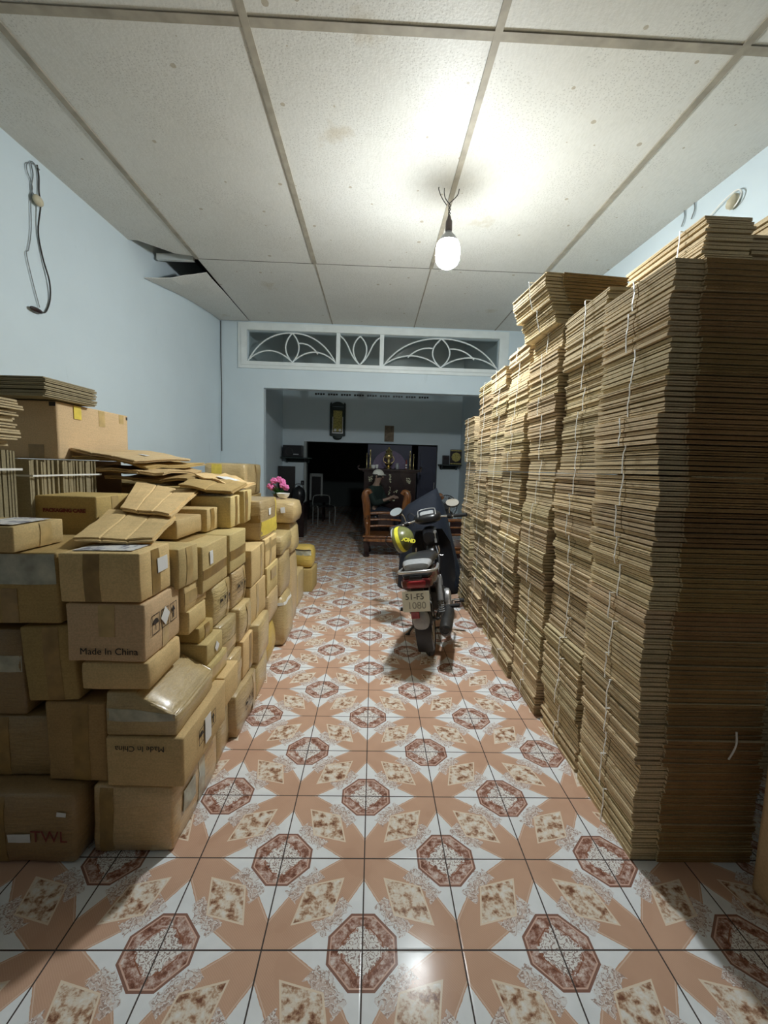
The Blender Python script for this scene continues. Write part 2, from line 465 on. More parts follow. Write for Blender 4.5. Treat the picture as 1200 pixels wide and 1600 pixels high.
# ------------------------------------------------------------------ the room
CZ = 3.515            # ceiling height
YB = 6.5              # back wall plane
YF = 9.3              # far wall plane of the rear room
def lx(y): return -2.53 + .034*y      # left wall plane
def rx(y): return 2.52 - .038*y
def slab(name, x0, x1, y0, y1, z0, z1, m, parent=None):
    return MB().box(x0, x1, y0, y1, z0, z1).build(name, m, parent)
struct(slab('floor', -3.2, 3.2, -1.2, 15.75, -.1, 0, M['floor']))
def tapered(name, f, y0, y1, t, m):
    s = -1 if t < 0 else 1
    v = [(f(y0), y0, 0), (f(y1), y1, 0), (f(y1)+t, y1, 0), (f(y0)+t, y0, 0)]
    v += [(a, b, CZ+.5) for a, b, c in v]
    mb = MB().add(v, BOXF); return mb.build(name, m)
struct(tapered('wall_left', lx, -.6, YB, -.12, M['wall']))
struct(tapered('wall_right', rx, -.6, YB, .12, M['wall']))
# back wall with doorway opening and transom opening
OX0, OX1, OZ = -1.664, 1.62, 2.57
TX0, TX1, TZ0, TZ1 = -1.90, 1.81, 2.94, 3.385
mb = MB(); T = .13
mb.box(-2.45, OX0, YB, YB+T, 0, OZ); mb.box(OX1, 2.45, YB, YB+T, 0, OZ)
mb.box(-2.45, 2.45, YB, YB+T, OZ, TZ0); mb.box(-2.45, TX0, YB, YB+T, TZ0, TZ1); mb.box(TX1, 2.45, YB, YB+T, TZ0, TZ1)
mb.box(-2.45, 2.45, YB, YB+T, TZ1, CZ+.5)
struct(mb.build('wall_back', M['wall']))
# transom window
win = struct(empty('window_1', (0, YB, TZ0)))
def wpart(name, mb, m, smooth=False):
    o = mb.build(name, m, win, smooth); o.location = (0, -YB, -TZ0); return o
fx0, fx1, fz0, fz1 = -2.03, 1.95, 2.845, 3.49
mb = MB()
for d, a in ((.02, 0), (.035, .045), (.022, .085)):
    pass
mb.box(fx0, fx1, YB-.022, YB-.001, fz0, TZ0-.0); mb.box(fx0, fx1, YB-.022, YB-.001, TZ1, fz1)
mb.box(fx0, TX0, YB-.022, YB-.001, TZ0, TZ1); mb.box(TX1, fx1, YB-.022, YB-.001, TZ0, TZ1)
k = .045
mb.box(fx0+k, fx1-k, YB-.04, YB-.022, fz0+k, TZ0); mb.box(fx0+k, fx1-k, YB-.04, YB-.022, TZ1, fz1-k)
mb.box(fx0+k, TX0, YB-.04, YB-.022, TZ0, TZ1); mb.box(TX1, fx1-k, YB-.04, YB-.022, TZ0, TZ1)
wpart('window_frame', mb, M['white_trim'])
MU = [(-.60, -.545), (.04, .10)]
for a, b in MU: wpart('mullion', MB().box(a, b, YB-.02, YB+.06, TZ0, TZ1), M['white_trim'])
bays = [(TX0, MU[0][0]), (MU[0][1], MU[1][0]), (MU[1][1], TX1)]
for i, (a, b) in enumerate(bays):
    wpart('pane', MB().box(a, b, YB+.075, YB+.079, TZ0, TZ1), M['glass'])
    g = MB(); y = YB+.02; c = (a+b)/2; z0, z1 = TZ0, TZ1-.01; r = .011
    h = z1-z0
    def P(u, v): return (a+(b-a)*u, y, z0+h*v)
    if i != 1:
        g.tube(bz(P(0, .02), P(.14, .85), P(.36, 1.0), P(.5, .99), 14), r); g.tube(bz(P(1, .02), P(.86, .85), P(.64, 1.0), P(.5, .99), 14), r)
        for s in (-1, 1): g.tube(bz(P(.5, .99), P(.5+s*.10, .68), P(.5+s*.10, .34), P(.5, .03), 12), r)
        g.tube(bz(P(0, .05), P(.16, .52), P(.34, .50), P(.5, .03), 12), r); g.tube(bz(P(1, .05), P(.84, .52), P(.66, .50), P(.5, .03), 12), r)
        g.tube(bz(P(.575, .66), P(.66, .70), P(.74, .55), P(.79, .33), 8), r)
        if i == 2: g.tube(bz(P(.425, .66), P(.34, .70), P(.26, .55), P(.21, .33), 8), r)
    else:
        for s in (-1, 1):
            g.tube(bz(P(.5+s*.5, .95), P(.5+s*.25, .75), P(.5+s*.3, .35), P(.5, .03), 12), r)
            g.tube(bz(P(.5, .97), P(.5+s*.25, .7), P(.5+s*.2, .3), P(.5, .03), 12), r)
    wpart('window_grille', g, M['white_trim'], True)

# rear room shell
mb = MB().box(-2.15, -1.975, YB+T, YF, 0, 4.3); struct(mb.build('wall_rear_left', M['wall']))
mb = MB().box(1.865, 2.04, YB+T, YF, 0, 4.3); struct(mb.build('wall_rear_right', M['wall']))
EX0, EX1, EZ = -1.51, 1.375, 1.965
mb = MB().box(-2.15, EX0, YF, YF+.15, 0, EZ).box(EX1, 2.04, YF, YF+.15, 0, EZ).box(-2.15, 2.04, YF, YF+.15, EZ, 4.3)
wf = struct(mb.build('wall_far', M['wall']))
for i in range(9):
    v = MB(); xa = -1.295 + i*.277
    for kk in range(4): v.box(xa+kk*.055, xa+kk*.055+.042, YF-.012, YF-.001, 2.945 + (kk % 2)*.006, 2.985)
    v.build('vent_slots', M['black'], wf)
struct(slab('ceiling_rear', -2.15, 2.04, YB+T, YF, 4.2, 4.3, M['ceiling']))
# dark room beyond
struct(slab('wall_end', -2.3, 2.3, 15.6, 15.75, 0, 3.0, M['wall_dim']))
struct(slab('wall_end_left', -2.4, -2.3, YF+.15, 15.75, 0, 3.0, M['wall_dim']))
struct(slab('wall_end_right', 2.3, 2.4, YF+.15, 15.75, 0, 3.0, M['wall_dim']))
struct(slab('ceiling_end', -2.4, 2.4, YF+.15, 15.75, 3.0, 3.1, M['ceiling']))
MB().box(EX0-.0, EX0+.05, YF-.03, YF+.15, 0, EZ).build('trim_1', M['grey_frame'])['kind'] = 'structure'
d1 = MB().box(EX1-.42, EX1-.02, YF+.02, YF+.06, .02, EZ-.03).box(EX1-.36, EX1-.08, YF+.0, YF+.02, .2, .85).box(EX1-.36, EX1-.08, YF+.0, YF+.02, 1.0, 1.8).build('door_1', M['blue_door']); struct(d1)
MB().tube([(EX1-.06, YF-.02, 1.0), (EX1-.06, YF-.05, 1.02), (EX1-.06, YF-.05, 1.14), (EX1-.06, YF-.02, 1.16)], .008).build('door_handle', M['silver'], d1)

# ceiling boards with a missing corner
ROW = [-3.0, -.15, 2.248, 4.648]; GX = [-1.864, -.664, .536, 1.736]
mb = MB().box(-2.7, 2.7, -.6, 4.33, CZ, CZ+.012).box(-1.864, 2.7, 4.33, YB, CZ, CZ+.012)
mb.add([(-2.30, 4.33, CZ), (-1.864, 4.33, CZ), (-1.864, 4.60, CZ), (-2.05, 4.56, CZ), (-2.30, 4.33, CZ+.012), (-1.864, 4.33, CZ+.012), (-1.864, 4.60, CZ+.012), (-2.05, 4.56, CZ+.012)], BOXF)
ce = struct(mb.build('ceiling', M['ceiling']))
bt = MB()
for i, gx in enumerate(GX):
    yb0, yb1 = -.6, 4.64
    bt.box(gx-.019, gx+.019, yb0, yb1, CZ-.009, CZ-.0005)
    if i: bt.box(gx-.007, gx+.007, yb1, YB, CZ-.004, CZ-.0005)
for y in (-.15, 2.248): bt.box(lx(y), rx(y), y-.024, y+.024, CZ-.007, CZ-.0005)
bt.build('trim_2', M['batten'])['kind'] = 'structure'
bt = MB().box(-1.864, rx(4.6), 4.645, 4.651, CZ-.003, CZ-.0005)
bt.build('trim_3', plain('dark_board_joint', (.10, .095, .08), .8))['kind'] = 'structure'
# dark roof void seen through the hole
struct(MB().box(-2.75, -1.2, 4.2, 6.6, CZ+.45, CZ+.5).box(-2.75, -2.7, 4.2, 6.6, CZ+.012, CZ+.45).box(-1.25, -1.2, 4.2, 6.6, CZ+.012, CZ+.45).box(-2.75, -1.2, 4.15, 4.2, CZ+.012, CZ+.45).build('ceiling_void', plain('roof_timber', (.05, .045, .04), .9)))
# sagging ceiling board
def sag():
    vs = []; fs = []; nx, ny = 5, 14; t = .008
    for l in (0, 1):
        for j in range(ny+1):
            v = j/ny
            for i in range(nx+1):
                u = i/nx
                y = 4.56 + u*.34*(1-v) + (YB-.03-4.56-u*.34*(1-v))*v
                x0 = lx(y)+.012; x = x0 + (-1.872-x0)*u
                drop = (.215*(1-u)**.9 + .018)*(1-v)**1.5 + .004*math.sin(v*9)*(1-v)
                drop += .02*(1-v)*math.exp(-((u-.35)/.2)**2)*(1 if j < 3 else 0)
                vs.append((x, y, CZ-.004-drop-l*t))
    N = (nx+1)*(ny+1)
    for j in range(ny):
        for i in range(nx):
            a = j*(nx+1)+i; b = a+1; c = b+nx+1; d = a+nx+1
            fs += [(a, b, c, d), (N+d, N+c, N+b, N+a)]
    for j in range(ny):
        a = j*(nx+1); d = a+nx+1; fs.append((a, d, N+d, N+a)); a += nx; d += nx; fs.append((d, a, N+a, N+d))
    for i in range(nx): fs.append((i+1, i, N+i, N+i+1)); a = ny*(nx+1)+i; fs.append((a, a+1, N+a+1, N+a))
    o = mesh('ceiling_board', vs, fs, M['ceiling'])
    tag(o, 'loose grey ceiling board sagging from the hole beside the left wall', 'ceiling board')
sag()
tag(MB().box(-2.33, -1.95, 4.75, 4.79, 3.54, 3.60, None).build('roof_batten', M['white_trim']), 'short white wooden batten lying inside the ceiling hole', 'batten')

# ------------------------------------------------------------------ the hanging bulb
BX, BY = .505, 3.33
def bulb():
    t = empty('light_bulb', (BX, BY, 2.93))
    # diffuser
    prof = [(.0, 0)]
    for a in range(8, 91, 8): prof.append((.088*math.sin(R(a)), .078-.078*math.cos(R(a))))
    MB().lathe(prof, (0, 0, 0), 28).build('bulb_diffuser', M['bulb_glass'], t, True)
    MB().lathe([prof[-1], (.090, .10), (.089, .14), (.084, .165), (.074, .185)], (0, 0, 0), 28).build('bulb_neck', M['bulb_neck'], t, True)
    MB().lathe([(.0760, .183), (.068, .20), (.050, .225), (.030, .245), (.020, .25), (.020, .27), (.0, .27)], (0, 0, 0), 24).build('bulb_base', M['grey_plastic'], t, True)
    s = MB().lathe([(.024, .262), (.026, .27), (.024, .33), (.016, .345), (.010, .37), (.0, .37)], (0, 0, 0), 16).build('lamp_socket', plain('brown_bakelite', (.10, .075, .07), .5), t, True)
    c = MB()
    for dx, ph in ((.0, 0), (.0, math.pi)):
        pts = [(.007*math.cos(k*1.4+ph), .007*math.sin(k*1.4+ph), .36+k*.012) for k in range(9)]
        pts += [(.03*math.cos(ph), .01, .49), (.05*math.cos(ph)+.01, .02, .53), (.055*math.cos(ph)+.015, .03, CZ-2.93-.01)]
        c.tube(catmull(pts, 3), .0035, 6)
    c.tube(catmull([(-.02, 0, .44), (-.045, 0, .47), (-.07, 0, .51), (-.085, .01, .56), (-.08, .02, CZ-2.93-.01)], 5), .003, 6)
    c.build('flex', M['wire'], t, True)
    tag(t, 'lit white LED bulb hanging on twisted flex from the ceiling', 'light bulb')
bulb()

# ------------------------------------------------------------------ cables on the walls
def cable(name, pts, r, m, label, cat='cable', n=5, parent=None):
    o = MB().tube(catmull(pts, n), r, 6).build(name, m, parent, True)
    if label: tag(o, label, cat)
    return o
LXW = -2.41
wl = empty('hanging_wire', (LXW, 3.16, 2.4))
def W(y, z, off=.012):
    y += .08
    return (lx(y)+off-LXW, y-3.16, z-2.4)
o = cable('black_wire', [W(3.18, 3.47), W(3.19, 3.40), W(3.185, 3.30), W(3.17, 3.20, .03), W(3.16, 3.02), W(3.19, 2.86), W(3.23, 2.72, .02), W(3.24, 2.60), W(3.20, 2.50), W(3.16, 2.47)], .005, M['wire'], None, parent=wl)
cable('grey_wire', [W(3.16, 3.46), W(3.10, 3.43), W(3.09, 3.38), W(3.13, 3.30), W(3.11, 3.20), W(3.10, 3.0), W(3.07, 2.86), W(3.05, 2.82), W(3.09, 2.66), W(3.14, 2.50)], .0032, M['wire_grey'], None, parent=wl)
cable('wire_loop', [W(3.20, 3.45), W(3.13, 3.46), W(3.14, 3.38), W(3.12, 3.28), W(3.15, 3.24)], .004, M['wire_grey'], None, parent=wl)
MB().ell((W(3.15, 3.22, .03)), .022, .045, .035).build('lamp_holder', M['beige'], wl, True, rot=None)
MB().ell((W(3.10, 2.47, .02)), .014, .06, .018).build('connector', M['dark_wood'], wl, True)
tag(wl, 'tangled black and grey wires with a small beige holder hanging on the left wall', 'wire')
cable('corner_cable', [(lx(6.4)+.03, YB-.008, 3.50), (lx(6.4)+.028, YB-.008, 3.0), (lx(6.4)+.033, YB-.008, 2.6), (lx(6.4)+.03, YB-.008, 2.1), (lx(6.4)+.028, YB-.008, 1.62)], .006, M['wire'], 'thin black cable running down the left corner of the back wall')
rwt = empty('wall_lamp_holder', (rx(3.0)-.02, 3.02, 3.3))
MB().lathe([(.018, -.045), (.030, -.03), (.034, .0), (.022, .035), (.012, .045)], (-.01, 0, 0), 16).build('socket', M['beige'], rwt, True, rot=(R(35), 0, 0))
rr = MB().tube(catmull([(-.005, .34, -.03), (-.005, .20, .02), (-.005, .08, .055), (-.005, -.02, .06), (-.005, -.06, .02), (-.005, -.03, -.03), (-.005, .03, -.04)], 5), .005, 6).build('flex', M['twine'], rwt, True)
tag(rwt, 'beige lamp holder on looped white flex high on the right wall', 'lamp holder')
for k, (yy, l) in enumerate(((3.50, 'left'), (3.40, 'right'))):
    x = rx(yy)-.012
    cable('loose_wire', [(x, yy, CZ-.003), (x, yy-.01, 3.46), (x-.004, yy+.01, 3.40)], .004, M['wire_grey'], '%s of two short grey wire ends poking down by the right wall' % l, 'wire')

# ------------------------------------------------------------------ cartons (left pile)
def axis_pts(seg, e=.06):
    return [-1, -1+e] + [-1+e+(2-2*e)*i/seg for i in range(1, seg)] + [1-e, 1]
class Carton:
    """one packed carton: rounded, slightly bulged body with tapes, labels and print as children"""
    def __init__(s, label, x1, y0, z0, w, d, h, yaw=0, mat='card', bulge=.004, crumple=.003, r=.006, tilt=0, roll=0, slope=None, name='cardboard_box', cat='cardboard box', group=None, shape=None):
        s.w, s.d, s.h, s.b, s.cr, s.r, s.slope, s.shape = w, d, h, bulge, crumple, r, slope, shape
        s.seed = Vector((random.random()*50, random.random()*50, random.random()*50))
        s.root = empty(name, (x1-w/2, y0+d/2, z0), (R(tilt), R(roll), R(yaw)))
        tag(s.root, label, cat, group)
        nx, ny, nz = [max(3, min(8, int(q/.05))) for q in (w, d, h)]
        U, V, W_ = axis_pts(nx), axis_pts(ny), axis_pts(nz)
        idx = {}; vs = []; fs = []
        def vid(u, v, t):
            kk = (round(u, 4), round(v, 4), round(t, 4))
            if kk not in idx: idx[kk] = len(vs); vs.append(s.P(u, v, t))
            return idx[kk]
        for A, B, f in ((U, V, lambda a, b: (a, b, 1)), (U, V, lambda a, b: (a, b, -1)), (U, W_, lambda a, b: (a, -1, b)), (U, W_, lambda a, b: (a, 1, b)), (V, W_, lambda a, b: (1, a, b)), (V, W_, lambda a, b: (-1, a, b))):
            for i in range(len(A)-1):
                for j in range(len(B)-1):
                    fs.append((vid(*f(A[i], B[j])), vid(*f(A[i+1], B[j])), vid(*f(A[i+1], B[j+1])), vid(*f(A[i], B[j+1]))))
        me = bpy.data.meshes.new('carton_body'); me.from_pydata([tuple(v) for v in vs], [], fs)
        bm = bmesh.new(); bm.from_mesh(me); bmesh.ops.recalc_face_normals(bm, faces=bm.faces); bm.to_mesh(me); bm.free(); me.shade_smooth()
        s.body = link('carton_body', me, M[mat], s.root)
    def P(s, u, v, t, off=0.0):
        w2, d2, h = s.w/2, s.d/2, s.h
        x, y, z = u*w2, v*d2, (t+1)/2*h
        r = min(s.r, w2*.5, d2*.5, h*.25)
        c = Vector((max(-w2+r, min(w2-r, x)), max(-d2+r, min(d2-r, y)), max(r, min(h-r, z))))
        dv = Vector((x, y, z)) - c
        if dv.length > 1e-9: p = c + dv.normalized()*(r+off)
        else: p = Vector((x, y, z))
        q = (1-u*u) ; qv = (1-v*v); qt = (1-t*t)
        p.x += s.b*u*abs(u)*qv*qt*1.2; p.y += s.b*v*abs(v)*q*qt*1.2; p.z += s.b*(.5*max(t, 0)*q*qv)
        if s.cr:
            n = noise.noise_vector(Vector((x, y, z))*7 + s.seed)*s.cr + noise.noise_vector(Vector((x, y, z))*22 + s.seed)*s.cr*.45
            p += Vector((n.x, n.y, n.z*(.25 if t < -.9 or t > .9 else 1)))
        if s.slope and t > 0:      # crushed edge: the top drops towards +x
            k, lim = s.slope
            p.z -= k*max(0, (u-lim)/(1-lim))*t
        if s.shape == 'barrel':
            f = 1 + .16*math.sin(math.pi*(t+1)/2) - .12*max(0, t)**2; p.x *= f; p.y *= f
        if s.shape == 'sag':
            f = 1 + .10*(1-(t+1)/2)*math.sin(math.pi*(t+1)/2+.4) - .10*max(0, t)**3; p.x *= f; p.y *= f
        if p.z < 0: p.z = 0
        return p
    def fp(s, face, a, b, off):
        return {'F': lambda: s.P(a, -1, b, off), 'R': lambda: s.P(1, a, b, off), 'T': lambda: s.P(a, b, 1, off), 'B': lambda: s.P(-a, 1, b, off)}[face]()
    def patch(s, face, a0, a1, b0, b1, m, name, off=.0016, rot=0, n=7):
        vs, fs = [], []
        ca, cb = (a0+a1)/2, (b0+b1)/2
        da = {'F': s.w, 'R': s.d, 'T': s.w, 'B': s.w}[face]; db = {'F': s.h, 'R': s.h, 'T': s.d, 'B': s.h}[face]
        cr, sr = math.cos(R(rot)), math.sin(R(rot))
        for l in (off, off-.0012):
            for j in range(n+1):
                for i in range(n+1):
                    a, b = a0+(a1-a0)*i/n, b0+(b1-b0)*j/n
                    if rot:
                        pa, pb = (a-ca)*da, (b-cb)*db; a, b = ca+(pa*cr-pb*sr)/da, cb+(pa*sr+pb*cr)/db
                    vs.append(s.fp(face, a, b, l))
        N = (n+1)**2
        for j in range(n):
            for i in range(n):
                q = j*(n+1)+i; fs.append((q, q+1, q+n+2, q+n+1)); fs.append((N+q+n+1, N+q+n+2, N+q+1, N+q))
        for i in range(n):
            a = i; fs.append((a+1, a, N+a, N+a+1)); a = n*(n+1)+i; fs.append((a, a+1, N+a+1, N+a))
            a = i*(n+1); fs.append((a, a+n+1, N+a+n+1, N+a)); a += n; fs.append((a+n+1, a, N+a, N+a+n+1))
        o = mesh(name, vs, fs, M[m], s.root, True)
        md = o.modifiers.new('es', 'EDGE_SPLIT'); md.split_angle = R(40)
        return o
    def tape(s, face, pos, wd=.055, vert=True, m='tape', lo=-.97, hi=.97):
        da = {'F': s.w, 'R': s.d, 'T': s.w}[face]; db = {'F': s.h, 'R': s.h, 'T': s.d}[face]
        if vert: hw = wd/da; s.patch(face, pos-hw, pos+hw, lo, hi, m, 'packing_tape')
        else: hw = wd/db; s.patch(face, lo, hi, pos-hw, pos+hw, m, 'packing_tape')
    def paper(s, face, a, b, wa, hb, rot=0, m='paper', name='paper_label'):
        da = {'F': s.w, 'R': s.d, 'T': s.w}[face]; db = {'F': s.h, 'R': s.h, 'T': s.d}[face]
        fw, fh = (1.15, 1.15) if abs(rot) > 30 else (2.0, 1.45)
        wa, hb = wa*fw, hb*fh
        o = s.patch(face, a-wa/da, a+wa/da, b-hb/db, b+hb/db, m, name, off=.0048, rot=rot, n=4)
        return o
    def text(s, face, a, b, string, size, m='ink', flip=False, name='printed_text', bold=0):
        p = s.fp(face, a, b, .0035+s.b*.45)
        rot = (R(90), 0, 0) if face == 'F' else (R(90), 0, R(90))
        e = Euler(rot).to_matrix() @ (Matrix.Rotation(math.pi, 3, 'Z') if flip else Matrix.Identity(3))
        return text_obj(name, string, size, M[m], s.root, p, e.to_euler(), bold=bold)
    def marks(s, a, b, sz, gap=True):
        """handling symbols on the right face: umbrella, (hidden) glass, arrows"""
        mb = MB(); d, h = s.d, s.h
        def q(cx, cz, pts):
            vs = [(.0, cx+y, cz+z) for y, z in pts]; n = len(vs); base = len(mb.v)
            mb.v += vs + [(-.0008, y, z) for _, y, z in vs]; mb.f.append(tuple(base+i for i in range(n))); mb.f.append(tuple(base+n+i for i in reversed(range(n))))
        def frame(cx, cz, W_, H_):
            t = sz*.035
            for x0, x1, z0, z1 in ((-W_, W_, H_-t, H_), (-W_, W_, -H_, -H_+t), (-W_, -W_+t, -H_, H_), (W_-t, W_, -H_, H_)):
                q(cx, cz, [(x0, z0), (x1, z0), (x1, z1), (x0, z1)])
        for k in (0, 1, 2):
            frame((k-1)*sz*1.15, 0, sz*.46, sz*.6)
        q(-sz*1.15, 0, [(math.cos(R(t))*sz*.34, math.sin(R(t))*sz*.34) for t in range(0, 181, 20)])
        q(-sz*1.15, -.2*sz, [(-.02*sz, -.2*sz), (.02*sz, -.2*sz), (.02*sz, .2*sz), (-.02*sz, .2*sz)])
        q(sz*1.15, .0, [(-.07*sz, -.42*sz), (.07*sz, -.42*sz), (.07*sz, .05*sz), (.24*sz, .05*sz), (0, .42*sz), (-.24*sz, .05*sz), (-.07*sz, .05*sz)])
        q(0, 0, [(-.2*sz, .4*sz), (.2*sz, .4*sz), (.03*sz, -.05*sz), (.03*sz, -.35*sz), (-.03*sz, -.35*sz), (-.03*sz, -.05*sz)])
        o = mb.build('handling_symbols', M['ink'], s.root); p = s.P(1, a, b, .0022); o.location = p
        return o
G1 = 'cardboard boxes piled along the left wall'
def C_(label, *a, **k):
    k.setdefault('group', G1); return Carton(label, *a, **k)

# --- nearest face of the pile, right-hand column, from the floor up
b = C_('shrink-wrapped carton on the floor at the near corner of the left pile', -.700, 1.45, 0, .29, .44, .262, mat='wrap', bulge=.010, crumple=.006, r=.02)
b.tape('F', -.62, .05); b.tape('R', .1, .06, m='tape_clear'); b.paper('R', -.45, .1, .05, .06, m='tape_clear', name='clear_pouch')
b = C_('tan carton with upside down Made In China print above the wrapped corner carton', -.655, 1.45, .264, .275, .43, .187, mat='card', yaw=-.5)
b.text('F', -.10, .62, 'Made In China', .030, flip=True); b.marks(-.05, .12, .052); b.paper('R', -.05, .05, .030, .075)
b.tape('T', .2, .05, m='tape_lite')
b = C_('plastic wrapped carton with a crushed slanting lid between two printed cartons', -.680, 1.452, .455, .25, .35, .165, mat='wrap', slope=(.082, -.2), bulge=.006, r=.014)
b.tape('F', .0, .045, vert=False, m='tape_clear'); b.patch('T', -.15, -.12, -.95, .95, 'card_b', 'lid_seam')
b = C_('shallow plain carton under the upright Made In China carton', -.775, 1.45, .628, .235, .26, .100, yaw=1, mat='card', r=.012)
b = C_('tan carton with upright Made In China print, umbrella symbol and white diamond sticker', -.785, 1.45, .733, .265, .275, .207, mat='card_plain', yaw=.5)
b.text('F', .10, -.62, 'Made In China', .034); b.tape('F', .05, .055, lo=-.1, hi=.97, m='tape_lite'); b.marks(0, .12, .060); b.paper('R', .0, .18, .045, .045, rot=45)
b.tape('R', .05, .05, m='tape_lite', lo=-.97, hi=-.1)
b = C_('topmost near-corner carton with newspaper on its lid and a white sticker on its side', -.790, 1.45, .946, .275, .215, .172, mat='card', yaw=-.5, roll=-1)
b.tape('F', -.18, .055); b.tape('R', -.05, .055, m='tape'); b.paper('R', .35, .25, .036, .036); b.patch('T', -.8, .7, -.7, .5, 'news', 'newspaper', off=.004)
# --- columns to the left of it
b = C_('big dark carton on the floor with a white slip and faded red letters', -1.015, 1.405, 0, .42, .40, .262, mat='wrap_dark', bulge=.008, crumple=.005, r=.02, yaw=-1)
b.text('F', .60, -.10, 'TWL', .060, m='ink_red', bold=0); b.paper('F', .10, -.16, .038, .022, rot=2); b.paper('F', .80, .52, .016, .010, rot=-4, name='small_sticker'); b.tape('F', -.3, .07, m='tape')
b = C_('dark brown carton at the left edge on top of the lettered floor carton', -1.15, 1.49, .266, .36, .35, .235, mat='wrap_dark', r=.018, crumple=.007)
b.tape('F', 0, .06)
b = C_('tall brown carton leaning beside the upside down printed carton', -.935, 1.47, .270, .215, .36, .300, yaw=-1, mat='card_b', tilt=0, roll=0)
b.tape('F', .15, .06)
b = C_('tilted square brown carton left of the shallow plain carton', -1.03, 1.47, .575, .18, .34, .275, mat='card_b', roll=-3)
b.tape('F', .15, .055)
b = C_('brown taped carton at the left edge below the clear taped carton', -1.235, 1.49, .505, .30, .35, .325, mat='wrap_dark', r=.012)
b.tape('F', .2, .06, vert=False, m='tape_clear')
b = C_('wide carton with a cloudy clear tape band at the left edge of the pile', -1.075, 1.462, .860, .37, .40, .250, mat='card_b', roll=-1.0)
b.tape('F', .55, .105, vert=False, m='tape_clear'); b.tape('F', .1, .055, lo=-.97, hi=.0)
b = C_('small open carton lit on its side on top of the clear taped carton', -1.195, 1.43, 1.117, .24, .23, .088, mat='card', r=.004)
b.tape('R', .2, .055, m='tape_lite'); b.patch('T', -.2, .9, -.9, .6, 'news', 'newspaper', off=.006)
b = C_('brown carton with dark red print behind the small open carton', -1.24, 1.93, 1.015, .30, .27, .255, mat='card_b')
b.text('F', .10, .50, 'PACKAGING CARE', .022, m='ink_red', bold=.0012); b.paper('F', .88, -.35, .03, .04, m='news', name='printed_slip'); b.tape('R', 0, .055, m='tape_lite')
# fillers that carry the upper boxes
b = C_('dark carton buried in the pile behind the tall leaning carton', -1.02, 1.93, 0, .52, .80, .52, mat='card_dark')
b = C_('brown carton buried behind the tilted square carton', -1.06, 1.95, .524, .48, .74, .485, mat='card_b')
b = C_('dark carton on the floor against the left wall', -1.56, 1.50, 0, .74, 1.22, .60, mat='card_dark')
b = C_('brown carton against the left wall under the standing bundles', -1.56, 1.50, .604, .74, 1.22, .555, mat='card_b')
# --- upper left
b = C_('clean tan carton with small black corner marks against the left wall', -1.70, 2.35, 1.432, .50, .66, .308, mat='card_plain', bulge=.002, crumple=.0015, r=.003)
b.patch('F', .86, .99, .82, .97, 'ink', 'corner_mark'); b.patch('R', .94, .99, .80, .93, 'ink', 'corner_mark'); b.tape('R', .15, .06, lo=.35, m='tape_lite'); b.tape('R', .78, .05, lo=.6, m='tape_lite'); b.paper('R', -.52, .72, .03, .05, m='yellow_tape', name='tape_scrap'); b.tape('F', .55, .08, lo=-.97, hi=-.5, m='tape')
b = C_('dark carton holding up the clean tan carton by the left wall', -1.71, 2.42, 1.165, .48, .52, .262, mat='card_dark')
